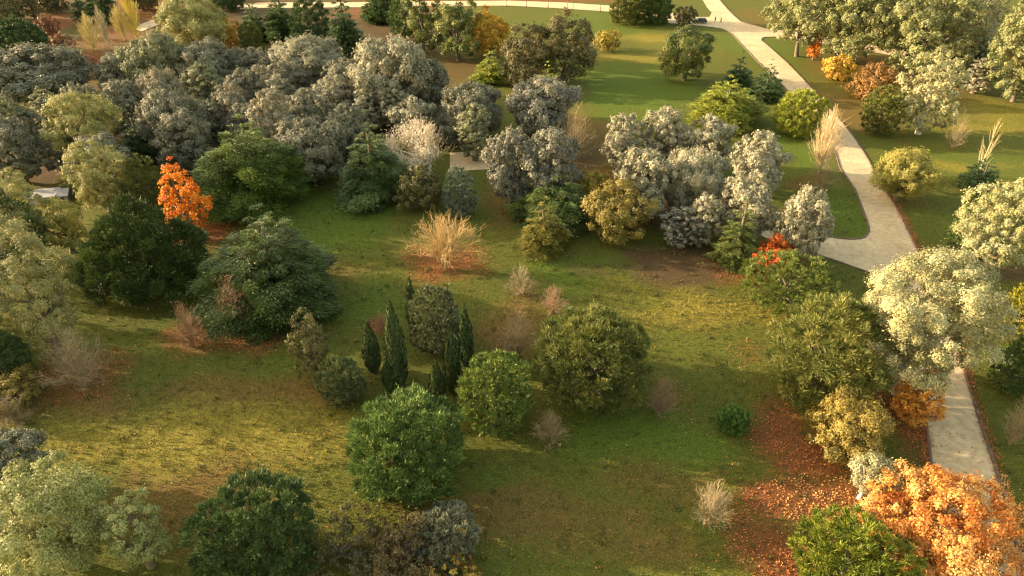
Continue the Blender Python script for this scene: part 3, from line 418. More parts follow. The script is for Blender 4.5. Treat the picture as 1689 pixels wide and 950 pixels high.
# ------------------------------------------------------------------ crowns
def spread(cand, n, rng):
    """pick n well spaced points out of the candidates"""
    pick = [int(rng.integers(len(cand)))]
    d = np.linalg.norm(cand-cand[pick[0]], axis=1)
    for _ in range(n-1):
        i = int(np.argmax(d)); pick.append(i); d = np.minimum(d, np.linalg.norm(cand-cand[i], axis=1))
    return cand[pick]
def lobes(rng, k=1.0):
    ph = rng.uniform(0, 6.28, 6); am = rng.uniform(.04, .125, 6)*k
    return lambda th, t: 1+sum(am[k]*np.sin((k % 3+2)*th+ph[k]+(2+k)*t*1.7) for k in range(6))
def crown_clumps(sp, R, H, c, rng):
    z0 = c*H; hh = H-z0
    rc0 = sp['clump']*min(R, hh*.62)
    n = sp['n']
    m = n*9
    t = rng.random(m*3); w = profile(sp, t)+.15; t = t[rng.random(m*3) < w/w.max()][:m]; m = len(t)
    th = rng.uniform(0, 2*np.pi, m); lob = lobes(rng, .5 if sp['gen'] == 'tuft' else 1)
    rr = profile(sp, t)*R*lob(th, t)
    inn = rng.random(m) < .18
    rad = np.maximum(rr-rc0*.85, 0)*np.where(inn, rng.uniform(.2, .75, m), rng.uniform(.86, 1.05, m))
    z = z0+rc0*.8+t*np.maximum(hh-rc0*1.7, .1)
    cand = np.stack([rad*np.cos(th), rad*np.sin(th), z], 1)
    C = spread(cand, min(n, m), rng)
    return C, rc0*(rng.uniform(.75, 1.22, len(C)) if sp['gen'] == 'tuft' else rng.uniform(.52, 1.42, len(C)))
ALL_TRIS = [0]
def foliage_mesh(sp, R, H, c, rng, px_per_m, pal, thin=1.0, n_clumps=0):
    """crown of leaf sprays gathered in clumps"""
    if n_clumps: sp = dict(sp, n=n_clumps)
    C, rc = crown_clumps(sp, R, H, c, rng)
    f = np.clip((3.5 if px_per_m < 11 else 3.1)/px_per_m, sp['L']*.58, .52)/sp['L']
    L, W = sp['L']*f, sp['W']*f
    k = np.maximum((sp['cover']*thin*4*np.pi*rc**2*.62/(L*W*.5)).astype(int), 6)
    idx = np.repeat(np.arange(len(C)), k); n = len(idx)
    d = nrm(rng.normal(size=(n, 3)))
    mid = np.array([0, 0, c*H+(H-c*H)*.42])
    out = nrm((C-mid)*np.array([1, 1, .8]))[idx]
    flip = (np.sum(d*out, 1) < -.35) & (rng.random(n) < .8)
    d[flip] *= -1
    low = (d[:, 2] < -.45) & (rng.random(n) < .5); d[low, 2] *= -1
    squash = rng.uniform(.75, 1.2, (len(C), 3)); squash[:, 2] *= .9
    wob = 1+.22*np.sin(d[:, 0]*5+idx*1.7)*np.cos(d[:, 1]*5.5+idx)+.10*np.sin(d[:, 2]*11+idx*2.3)
    depth = 1-np.abs(rng.normal(0, .22, n)); depth = np.where(rng.random(n) < (.12 if sp['gen'] == 'tuft' else .20), 1+np.abs(rng.normal(0, .26, n)), depth)
    Pos = C[idx]+d*squash[idx]*(rc[idx]*depth*wob)[:, None]
    Pos[:, 2] = np.maximum(Pos[:, 2], .12)
    ls = rng.uniform(.7, 1.35, n)
    if sp['gen'] == 'tuft':
        U = nrm(d*(1.1 if sp.get('burst') else .75)+out*.35+np.array([0, 0, .35 if sp.get('burst') else .55])+rng.normal(0, .28, (n, 3)))
        Nn = nrm(d+rng.normal(0, .35, (n, 3)))
        Nn = nrm(Nn-np.sum(Nn*U, 1)[:, None]*U)
    else:
        Nn = nrm(d+out*.25+np.array([0, 0, .15])+rng.normal(0, .42, (n, 3)))
        U = nrm(np.cross(Nn, rng.normal(size=(n, 3))))
    tri = px_per_m < 12.5 or sp['gen'] == 'tuft'
    v, fc = cards(Pos, U, Nn, L*ls, W*ls*(1.1 if tri else 1), .12, tri)
    tint = np.clip(.5+(rng.normal(0, .22, len(C)))[idx]+rng.normal(0, .2, n), 0, 1)
    tint = np.repeat(tint, 3 if tri else 4)
    return v, fc, tint, C
def bough_mesh(sp, R, H, c, rng, px_per_m, thin=1.0):
    """conifer: flat drooping boughs set in tiers round the trunk, each a fan of sprays"""
    z0 = c*H; hh = H-z0
    f = np.clip(4.0/px_per_m, sp['L']*.6, .66)/sp['L']; L, W = sp['L']*f, sp['W']*f
    n0 = int(np.clip(sp['n']*(R*hh/60)**.4, 50, 190)); lob = lobes(rng)
    m = n0*7; t = rng.random(m*3); w = profile(sp, t)+.06; t = t[rng.random(m*3) < w/w.max()][:m]; m = len(t)
    th = rng.uniform(0, 2*np.pi, m); rr = profile(sp, t)*R*lob(th, t)
    fr = np.where(rng.random(m) < .2, rng.uniform(.25, .7, m), rng.uniform(.84, 1.06, m))
    rcl = np.clip(profile(sp, t), .33, 1)
    rad = np.maximum(rr*fr-sp['clump']*R*rcl*.9, 0)
    tier = np.round(t*hh/.7)*.7
    z = z0+(.55*tier+.45*t*hh)*.97
    cand = np.stack([rad*np.cos(th), rad*np.sin(th), z], 1)
    pick = spread(np.concatenate([cand, (rcl*50)[:, None]*0], 1), min(n0, m), rng)[:, :3]
    C = pick; tt = np.clip((C[:, 2]-z0)/(hh*.97), 0, 1)
    rc = sp['clump']*R*np.clip(profile(sp, tt), .30, 1)*rng.uniform(.75, 1.3, len(C))
    A = C*np.array([1, 1, 0]); far = np.linalg.norm(A, axis=1) < .08*R
    A[far] = rng.normal(size=(far.sum(), 3))*np.array([1, 1, 0]); A = nrm(A); B = np.stack([-A[:, 1], A[:, 0], 0*A[:, 0]], 1)
    k = np.maximum((sp['cover']*thin*4*np.pi*rc**2*.62/(L*W*.5)).astype(int), 6)
    idx = np.repeat(np.arange(len(C)), k); n = len(idx)
    d = nrm(rng.normal(size=(n, 3))); fl = d[:, 2] < 0; d[fl, 2] *= np.where(rng.random(fl.sum()) < .6, -1, 1)
    q = 1-np.abs(rng.normal(0, .22, n)); q = np.where(rng.random(n) < .14, 1+np.abs(rng.normal(0, .28, n)), q)
    al, la, ve = d[:, 0]*q*1.35, d[:, 1]*q*1.05, d[:, 2]*q*sp.get('flat', .5)
    droop = sp['droop']
    Pos = C[idx]+(A[idx]*al[:, None]+B[idx]*la[:, None])*rc[idx][:, None]
    Pos[:, 2] += (ve-droop*2.2*(al+.35*la*la))*rc[idx]
    Pos[:, 2] = np.clip(Pos[:, 2], .08, H+.25)
    U = nrm(A[idx]*(.75+.35*al)[:, None]+B[idx]*(la*.9)[:, None]+np.array([0, 0, 1])*(.35-droop*2.2+rng.normal(0, .22, n))[:, None]+rng.normal(0, .15, (n, 3)))
    up = nrm(np.array([0, 0, 1.0])+A[idx]*.5+d*.35+rng.normal(0, .3, (n, 3)))
    up = nrm(up-np.sum(up*U, 1)[:, None]*U)
    ls = rng.uniform(.7, 1.4, n)
    v, fc = cards(Pos, U, up, L*ls, W*ls*1.1, .16, True)
    tint = np.clip(.5+rng.normal(0, .20, len(C))[idx]+rng.normal(0, .17, n), 0, 1)
    return v, fc, np.repeat(tint, 3), C
def column_mesh(sp, R, H, c, rng, px_per_m):
    """tight column of upright sprays"""
    z0 = c*H; hh = H-z0
    L, W = .50, .16
    n = int(sp['cover']*2*np.pi*R*hh*.8/(L*W*.5))
    t = rng.random(n*2); w = profile(sp, t)+.05; t = t[rng.random(n*2) < w/w.max()][:n]; n = len(t)
    th = rng.uniform(0, 2*np.pi, n)
    rib = 1+.10*np.sin(th*5+t*9)+.06*np.sin(th*9-t*14)
    r = profile(sp, t)*R*rib*np.where(rng.random(n) < .25, rng.uniform(.5, .85, n), rng.uniform(.85, 1.03, n))
    A = np.stack([np.cos(th), np.sin(th), 0*th], 1)
    Pos = A*r[:, None]; Pos[:, 2] = z0+t*(hh-.2)
    U = nrm(A*.22+np.array([0, 0, 1.])+rng.normal(0, .15, (n, 3)))
    Nn = nrm(A+rng.normal(0, .3, (n, 3))); Nn = nrm(Nn-np.sum(Nn*U, 1)[:, None]*U)
    ls = rng.uniform(.7, 1.3, n)
    v, fc = cards(Pos, U, Nn, L*ls, W*ls, .1)
    return v, fc, np.repeat(np.clip(.5+rng.normal(0, .2, n), 0, 1), 4)
def twig_paths(sp, R, H, rng, n_main, kids, spread_pow, base_r, up=.35, curl=.06, low=.38, wild=.42):
    """stems rising from one base and forking twice; returns (points, radii) lists"""
    out = []
    for i in range(n_main):
        th = i*2.399+rng.normal(0, .3); q = math.sqrt((i+.5)/n_main)
        t_end = 1-low*q**2+rng.normal(0, .04)
        rr = float(profile(sp, np.array([t_end]))[0])*R*q**spread_pow*rng.uniform(.88, 1.05)
        end = np.array([math.cos(th)*rr, math.sin(th)*rr, max(t_end, .2)*H*rng.uniform(.9, 1.0)])
        k = 6; s = np.linspace(0, 1, k)
        P0 = np.zeros((k, 3)); P0[:, :2] = end[:2]*(s**(1+up))[:, None]; P0[:, 2] = end[2]*s**(1-up*.5)
        P0[1:, :] += rng.normal(0, curl*R*.25, (k-1, 3))
        P0[0, :2] += rng.normal(0, base_r*2, 2)
        out.append((P0, np.linspace(base_r, base_r*.30, k)))
        for j in range(kids):
            a = rng.uniform(.28, .92); i0 = a*(k-1); lo = int(i0); p = P0[lo]+(P0[min(lo+1, k-1)]-P0[lo])*(i0-lo)
            dirn = nrm(P0[-1]-P0[-3]); ln = np.linalg.norm(end)*rng.uniform(.16, .36)*(1.15-a*.6)
            e = p+ln*nrm(dirn+rng.normal(0, wild, 3)+np.array([0, 0, .22]))
            m = (p+e)/2+rng.normal(0, ln*.06, 3)
            out.append((np.array([p, m, e]), np.array([base_r*.42, base_r*.33, base_r*.20])))
            for _ in range(2):
                b = rng.uniform(.35, 1.0); p2 = p+(e-p)*b; l2 = ln*rng.uniform(.3, .6)
                e2 = p2+l2*nrm(nrm(e-p)+rng.normal(0, wild+.1, 3))
                out.append((np.array([p2, e2]), np.array([base_r*.26, base_r*.16])))
    return out
def twig_batch(paths, rng, sides=3):
    b = Batch()
    for p, r in paths:
        if len(p) < 2: continue
        p = np.array(p); p[:, 2] = np.maximum(p[:, 2], .02)
        v, f = tube(p, r, sides); b.add(v, f, np.full(len(v), np.clip(rng.normal(.5, .22), 0, 1)))
    return b
def trunk_mesh(sp, R, H, c, rng, targets, mat):
    """tapered trunk with limbs reaching into the crown"""
    b = Batch(); tr = float(np.clip(.035*H+.02*R, .06, .5))
    top = H*(.74 if sp['gen'] in ('layer', 'column') else (.40 if sp['gen'] == 'tuft' else .5))
    k = 6; s = np.linspace(0, 1, k)
    p = np.stack([np.cumsum(rng.normal(0, .03*R, k))*(s > 0), np.cumsum(rng.normal(0, .03*R, k))*(s > 0), s*top], 1)
    v, f = tube(p, tr*(1.25-.95*s**.7), 7); b.add(v, f)
    if targets is not None and len(targets):
        sel = targets if len(targets) <= 16 else targets[rng.choice(len(targets), 16, replace=False)]
        for q in sel:
            q = q*(.78 if sp['gen'] == 'tuft' else .9); z = np.clip(q[2]*rng.uniform(.45, .7), .1*H, top*.95); i = z/top
            st = np.array([np.interp(i, s, p[:, 0]), np.interp(i, s, p[:, 1]), z])
            m = st+(q-st)*.5+np.array([0, 0, -.04*H]) + rng.normal(0, .03*R, 3)
            v, f = tube([st, m, q], [tr*.42, tr*.28, tr*.10], 5); b.add(v, f)
    return b.mesh('trunk', mat, True)

CAM = np.array([0, 0, 50.6]); FWD = np.array([0, math.cos(math.radians(33.9)), -math.sin(math.radians(33.9))])
def photo_scale(x, y, z=3): return 1140/max(5., float(np.dot(np.array([x, y, z])-CAM, FWD)))

_grove = {}
def grove_crown(kind, R, s, i):
    """the massed grey and silver trees share a handful of crowns, turned and stretched from tree to tree"""
    size = 6.0 if R >= 4.6 else (3.7 if R >= 3.1 else 2.4)
    key = (kind, size, i % 4)
    if key not in _grove:
        rng = np.random.default_rng(77+len(_grove)*13); sp = SPECIES[kind]
        v, f, tint, C = foliage_mesh(sp, size, 11.0, .10, rng, 10.5, None, 1.05)
        _grove[key] = (np_mesh('crown', v, f, leaf_mat(sp['pal'], .28), tint), trunk_mesh(sp, size, 11.0, .10, rng, C, BARK))
        ALL_TRIS[0] += len(f)
    return _grove[key]

def grow(i, row):
    kind, x, y, R, H, c, label, opt = row
    sp = SPECIES[kind]; rng = np.random.default_rng(1000+i*7)
    pal = opt.get('pal', sp['pal']); shrub = opt.get('shrub', 0) or sp['cat'] == 'shrub'; thin = opt.get('thin', 1.0)
    s = photo_scale(x, y); name = sp['name']
    if opt.get('shrub') and kind != 'grey': name = {'autumn': 'autumn_shrub', 'round': 'evergreen_shrub', 'pale': 'pale_shrub', 'maple': 'red_shrub'}.get(kind, 'shrub')
    if opt.get('shrub') and kind == 'grey': name = 'grey_shrub'
    cat = 'shrub' if shrub else 'tree'
    gen = sp['gen']
    stem = 'stem' if shrub else 'trunk'; leafname = 'foliage' if shrub else 'crown'
    root = tag(empty(name, (x, y, 0)), label, cat, opt.get('group'))
    bark = PALEBARK if pal in ('wpop', 'ypop2', 'greycream') else BARK
    if gen == 'bare':
        R *= 1.0 if kind == 'bare' else 1.15
        big = s*R
        nm = int(np.clip(big*.9, 22, 48)); kd = int(np.clip(big*.32, 8, 14) if kind == 'bare' else np.clip(big*.42, 10, 15))
        br = .045 if kind == 'bare' else .030
        br = max(br, (.26 if kind == 'bare' else .27)/s)
        paths = twig_paths(sp, R, H, rng, nm, kd, .9, br, up=.55 if kind == 'bare' else .2, low=.38 if kind == 'bare' else .80, curl=.12 if kind == 'bare' else .20, wild=.55 if kind == 'bare' else .85)
        main = [q for q in paths if len(q[0]) == 6]; rest = [q for q in paths if len(q[0]) != 6]
        link(bpy.data.objects.new('stems', twig_batch(main, rng, 4).mesh('stems', leaf_mat(pal, .02))), root)
        link(bpy.data.objects.new('twigs', twig_batch(rest, rng, 3).mesh('twigs', leaf_mat(pal, .02))), root)
        return
    if gen == 'fastig':
        paths = []
        nb = int(np.clip(170*thin*(R/2.5), 30, 240)); br = max(.026, .22/s)
        k = 5; ss = np.linspace(0, 1, k)
        trunkp = np.stack([0*ss, 0*ss, ss*H*.97], 1)
        for j in range(nb):
            a = rng.uniform(.02, .72); th = j*2.399; te = min(a+rng.uniform(.2, .5), 1.0)
            rr = float(profile(sp, np.array([te]))[0])*R*rng.uniform(.45, 1.0)
            p0 = np.array([0, 0, a*H]); p1 = np.array([math.cos(th)*rr, math.sin(th)*rr, te*H*.99])
            mid = (p0+p1)/2+np.array([math.cos(th), math.sin(th), 0])*rr*.18
            paths.append((np.array([p0, mid, p1]), np.array([br*1.3, br, br*.6])))
            for _ in range(3):
                b = rng.uniform(.4, .95); q = p0+(p1-p0)*b; e = q+nrm(p1-p0+rng.normal(0, .25, 3)*H*.25)*H*rng.uniform(.06, .14)
                paths.append((np.array([q, e]), np.array([br*.7, br*.4])))
        link(bpy.data.objects.new('branches', twig_batch(paths, rng, 3).mesh('branches', leaf_mat(pal, .05))), root)
        v, f = tube(trunkp, np.linspace(.16, .03, k), 6); b = Batch(); b.add(v, f)
        link(bpy.data.objects.new('trunk', b.mesh('trunk', leaf_mat(pal, .05), True)), root)
        return
    if gen == 'weep':
        paths = twig_paths(SPECIES['twig'], R, H, rng, 26, 8, .9, max(.04, .34/s), up=.4)
        link(bpy.data.objects.new('branches', twig_batch(paths, rng, 3).mesh('branches', leaf_mat('tanfast', .03))), root)
        C, rc = crown_clumps(dict(sp, clump=.26, n=34), R, H, c, rng)
        keep = C[:, 0] < R*.25; C, rc = C[keep], rc[keep]
        idx = np.repeat(np.arange(len(C)), 320); n = len(idx)
        Pos = C[idx]+rng.normal(0, .5, (n, 3))*rc[idx][:, None]; Pos[:, 2] = np.maximum(Pos[:, 2], .3)
        U = nrm(np.array([0, 0, -1.])+rng.normal(0, .5, (n, 3))); Nn = nrm(np.cross(U, rng.normal(size=(n, 3))))
        v, f = cards(Pos, U, Nn, .42*rng.uniform(.6, 1.3, n), .13)
        link(bpy.data.objects.new('crown', np_mesh('crown', v, f, leaf_mat(pal, .2), np.repeat(np.clip(rng.normal(.5, .25, n), 0, 1), 4))), root)
        tm = trunk_mesh(sp, R, H, c, rng, C, PALEBARK); link(bpy.data.objects.new('trunk', tm), root)
        return
    if kind in ('grey', 'silver') and not opt.get('shrub'):
        ck, tk = grove_crown(kind, R, s, i)
        o = link(bpy.data.objects.new('crown', ck), root); q = 6.0 if R >= 4.6 else (3.7 if R >= 3.1 else 2.4)
        o.scale = (R/q, R/q, H*(1-.06)/11.0); o.rotation_euler = (0, 0, rng.uniform(0, 6.28))
        o.material_slots[0].link = 'OBJECT'; o.material_slots[0].material = leaf_mat(pal, .28)
        o2 = link(bpy.data.objects.new('trunk', tk), root); o2.scale = o.scale; o2.rotation_euler = o.rotation_euler
        return
    if gen in ('puff', 'tuft'):
        v, f, tint, C = foliage_mesh(sp, R, H, c, rng, s, pal, thin, opt.get('n', 0)); targets = C
    elif gen == 'layer':
        v, f, tint, C = bough_mesh(sp, R, H, c, rng, s, thin); targets = C[C[:, 2] < H*.7]*np.array([.8, .8, .95])
    else:
        v, f, tint = column_mesh(sp, R, H, c, rng, s); targets = None
    trans = .12 if kind in ('dark', 'cone', 'cedar', 'cypress', 'round', 'pine') else (.45 if kind in ('maple',) else .28)
    link(bpy.data.objects.new(leafname, np_mesh(leafname, v, f, leaf_mat(pal, trans), tint)), root)
    link(bpy.data.objects.new(stem, trunk_mesh(sp, R, H, c, rng, targets, bark)), root)
    ALL_TRIS[0] += len(f)*(f.shape[1]-2)

# ------------------------------------------------------------------ ground
def grid_axis(a, b, segs):
    return np.concatenate([np.linspace(s[0], s[1], s[2], endpoint=False) for s in segs]+[[b]])
def patch_mask(x, y):
    m = {k: np.zeros_like(x) for k in 'gdlsy'}
    # wavering edges so patches never look drawn with a compass
    wx = 2.2*np.sin(x*.31+1.3*np.sin(y*.23))+1.3*np.sin(y*.71+x*.17)+.7*np.sin(x*1.7+y*1.1); wy = 2.2*np.sin(y*.27+1.7*np.sin(x*.19)+2)+1.3*np.sin(x*.63-y*.21)+.7*np.sin(y*1.9-x*.8)
    for ch, cx, cy, rx, ry, a in PATCHES:
        q = ((x+wx*min(1, rx/9)-cx)/rx)**2+((y+wy*min(1, ry/9)-cy)/ry)**2
        m[ch] = np.maximum(m[ch], a*np.exp(-(q*.9)**1.5))
    return m
def build_ground():
    xs = grid_axis(-3000, 3000, [(-3000, -400, 6), (-400, -200, 16), (-200, -60, 90), (-60, 60, 140), (60, 190, 90), (190, 400, 20), (400, 3000, 6)])
    ys = grid_axis(-400, 4000, [(-400, 20, 12), (20, 100, 110), (100, 180, 70), (180, 290, 60), (290, 500, 12), (500, 4000, 6)])
    X, Y = np.meshgrid(xs, ys); nx, ny = len(xs), len(ys)
    v = np.stack([X.ravel(), Y.ravel(), np.zeros(nx*ny)], 1)
    i = np.arange(nx*ny).reshape(ny, nx)
    f = np.stack([i[:-1, :-1], i[:-1, 1:], i[1:, 1:], i[1:, :-1]], -1).reshape(-1, 4)
    me = np_mesh('ground', v, f, ground_mat())
    m = patch_mask(X.ravel(), Y.ravel())
    for ch, nm in (('g', 'green'), ('d', 'dry'), ('l', 'litter'), ('s', 'soil'), ('y', 'straw')):
        a = me.attributes.new(nm, 'FLOAT', 'POINT'); a.data.foreach_set('value', m[ch].astype(np.float32))
    structure(link(bpy.data.objects.new('ground', me)))
def ground_mat():
    m, nt, out = new_mat('grassland')
    L = nt.links.new
    geo = N(nt, 'ShaderNodeNewGeometry')
    def noise(scale, detail=6, rough=.6):
        n = N(nt, 'ShaderNodeTexNoise'); n.inputs['Scale'].default_value = scale; n.inputs['Detail'].default_value = detail; n.inputs['Roughness'].default_value = rough
        L(geo.outputs['Position'], n.inputs['Vector']); return n.outputs[0]
    def math_(op, a, b, clamp=False):
        n = N(nt, 'ShaderNodeMath', operation=op); n.use_clamp = clamp
        for k, q in enumerate((a, b)):
            if hasattr(q, 'is_output'): L(q, n.inputs[k])
            else: n.inputs[k].default_value = q
        return n.outputs[0]
    def mix(fac, a, b):
        n = N(nt, 'ShaderNodeMix', data_type='RGBA')
        if hasattr(fac, 'is_output'): L(fac, n.inputs['Factor'])
        else: n.inputs['Factor'].default_value = fac
        for q, s in ((a, 6), (b, 7)):
            if hasattr(q, 'is_output'): L(q, n.inputs[s])
            else: n.inputs[s].default_value = (*q, 1)
        return n.outputs[2]
    def attr(name): return N(nt, 'ShaderNodeAttribute', attribute_name=name).outputs['Fac']
    big, med, fine, tiny = noise(.06, 4), noise(.35, 6), noise(1.6, 6, .7), noise(7.0, 4, .7)
    def edge(a, k=1.0):   # patch value broken up by noise
        return math_('MULTIPLY', math_('SUBTRACT', math_('ADD', math_('MULTIPLY', a, 1.5), math_('MULTIPLY', math_('SUBTRACT', fine, .5), 1.6)), .32), k*1.3, True)
    base = mix(math_('MULTIPLY_ADD' if False else 'MULTIPLY', med, 1.0), (.100, .112, .017), (.134, .118, .024))
    col = mix(edge(attr('dry'), 1.0), base, (.172, .106, .031))
    col = mix(edge(attr('green'), .85), col, (.110, .140, .019))
    col = mix(edge(attr('straw'), .75), col, (.255, .195, .034))  # straw grass; tone also raised to paint extra sunlight into the lit strip
    col = mix(edge(attr('soil'), .95), col, (.105, .064, .033))
    col = mix(edge(attr('litter'), .95), col, (.215, .082, .031))
    spk = mix(math_('MULTIPLY', math_('SUBTRACT', tiny, .48), 4.0, True), (.48, .52, .5), (1.45, 1.42, 1.3))
    mul = N(nt, 'ShaderNodeMix', data_type='RGBA', blend_type='MULTIPLY'); mul.inputs['Factor'].default_value = 1
    L(col, mul.inputs[6]); L(spk, mul.inputs[7])
    spk2 = mix(math_('MULTIPLY', math_('SUBTRACT', fine, .35), 2.6, True), (.80, .80, .78), (1.18, 1.15, 1.1))
    mul2 = N(nt, 'ShaderNodeMix', data_type='RGBA', blend_type='MULTIPLY'); mul2.inputs['Factor'].default_value = 1
    L(mul.outputs[2], mul2.inputs[6]); L(spk2, mul2.inputs[7])
    bs = N(nt, 'ShaderNodeBsdfPrincipled'); bs.inputs['Roughness'].default_value = .95; bs.inputs['Specular IOR Level'].default_value = .1
    L(mul2.outputs[2], bs.inputs['Base Color'])
    bp = N(nt, 'ShaderNodeBump'); bp.inputs['Strength'].default_value = .7; bp.inputs['Distance'].default_value = .25
    L(math_('ADD', math_('MULTIPLY', fine, .6), math_('MULTIPLY', tiny, .5)), bp.inputs['Height']); L(bp.outputs[0], bs.inputs['Normal'])
    L(bs.outputs[0], out.inputs[0])
    return m
def inside(poly, x, y):
    r = np.zeros(len(x), bool); n = len(poly)
    for i in range(n):
        x1, y1 = poly[i]; x2, y2 = poly[(i+1) % n]
        c = ((y1 > y) != (y2 > y)) & (x < (x2-x1)*(y-y1)/((y2-y1) if y2 != y1 else 1e-9)+x1)
        r ^= c
    return r
def on_path(x, y):
    r = np.zeros(len(x), bool)
    for p in PATHS.values(): r |= inside(p, x, y)
    return r
def path_mat():
    m, nt, out = new_mat('pale_gravel'); L = nt.links.new
    geo = N(nt, 'ShaderNodeNewGeometry')
    def noise(s, d=6):
        n = N(nt, 'ShaderNodeTexNoise'); n.inputs['Scale'].default_value = s; n.inputs['Detail'].default_value = d; L(geo.outputs['Position'], n.inputs['Vector']); return n
    n1, n2, n3 = noise(.22), noise(1.3), noise(9)
    r = N(nt, 'ShaderNodeValToRGB'); r.color_ramp.elements[0].position, r.color_ramp.elements[1].position = .32, .7
    r.color_ramp.elements[0].color = (.335, .238, .135, 1); r.color_ramp.elements[1].color = (.44, .325, .192, 1); L(n1.outputs[0], r.inputs[0])
    r2 = N(nt, 'ShaderNodeValToRGB'); r2.color_ramp.elements[0].position, r2.color_ramp.elements[1].position = .28, .62
    r2.color_ramp.elements[0].color = (.66, .63, .58, 1); r2.color_ramp.elements[1].color = (1.08, 1.08, 1.08, 1); L(n2.outputs[0], r2.inputs[0])
    r3 = N(nt, 'ShaderNodeValToRGB'); r3.color_ramp.elements[0].color = (.8, .8, .8, 1); r3.color_ramp.elements[1].color = (1.15, 1.15, 1.15, 1); L(n3.outputs[0], r3.inputs[0])
    a = N(nt, 'ShaderNodeMix', data_type='RGBA', blend_type='MULTIPLY'); a.inputs['Factor'].default_value = .75; L(r.outputs[0], a.inputs[6]); L(r2.outputs[0], a.inputs[7])
    b = N(nt, 'ShaderNodeMix', data_type='RGBA', blend_type='MULTIPLY'); b.inputs['Factor'].default_value = .8; L(a.outputs[2], b.inputs[6]); L(r3.outputs[0], b.inputs[7])
    bs = N(nt, 'ShaderNodeBsdfPrincipled'); bs.inputs['Roughness'].default_value = .9; L(b.outputs[2], bs.inputs['Base Color'])
    bp = N(nt, 'ShaderNodeBump'); bp.inputs['Strength'].default_value = .4; bp.inputs['Distance'].default_value = .05; L(n3.outputs[0], bp.inputs['Height']); L(bp.outputs[0], bs.inputs['Normal'])
    L(bs.outputs[0], out.inputs[0])
    return m
def build_paths():
    mat = path_mat()
    for k, (nm, poly) in enumerate(PATHS.items()):
        tri = tessellate_polygon([[Vector((*p, 0)) for p in poly]])
        v = np.array([(p[0], p[1], .012+.004*k) for p in poly])
        f = np.array(tri)
        a, b, c = v[f[:, 0]], v[f[:, 1]], v[f[:, 2]]
        flip = np.cross(b-a, c-a)[:, 2] < 0; f[flip] = f[flip][:, ::-1]
        structure(link(bpy.data.objects.new('path', np_mesh('path', v, f, mat))))
    km = plain_mat('kerb_brick', (.085, .050, .032), .9, .45, 1.2, bump=.3)
    for ks in KERBS:
        p = np.array(ks); d = nrm(np.gradient(p, axis=0)); nn = np.stack([-d[:, 1], d[:, 0]], 1)
        w = .16; prof = [(-w, 0), (-w, .11), (w, .11), (w, 0)]
        # resample for slightly uneven stones
        seg = np.linalg.norm(np.diff(p, axis=0), axis=1); s = np.concatenate([[0], np.cumsum(seg)])
        q = np.arange(0, s[-1], 1.0); px = np.interp(q, s, p[:, 0]); py = np.interp(q, s, p[:, 1])
        p = np.stack([px, py], 1); d = nrm(np.gradient(p, axis=0)); nn = np.stack([-d[:, 1], d[:, 0]], 1)
        rng = np.random.default_rng(len(ks)); hgt = .10+rng.uniform(-.02, .03, len(p))
        v = []
        for (o, h) in prof:
            v.append(np.stack([p[:, 0]+nn[:, 0]*o, p[:, 1]+nn[:, 1]*o, np.where(h > 0, hgt, -.02)], 1))
        n = len(p); v = np.concatenate(v); f = []
        for a in range(3):
            i = np.arange(n-1); f.append(np.stack([a*n+i, a*n+i+1, (a+1)*n+i+1, (a+1)*n+i], 1))
        structure(link(bpy.data.objects.new('kerb', np_mesh('kerb', v, np.concatenate(f), km))))
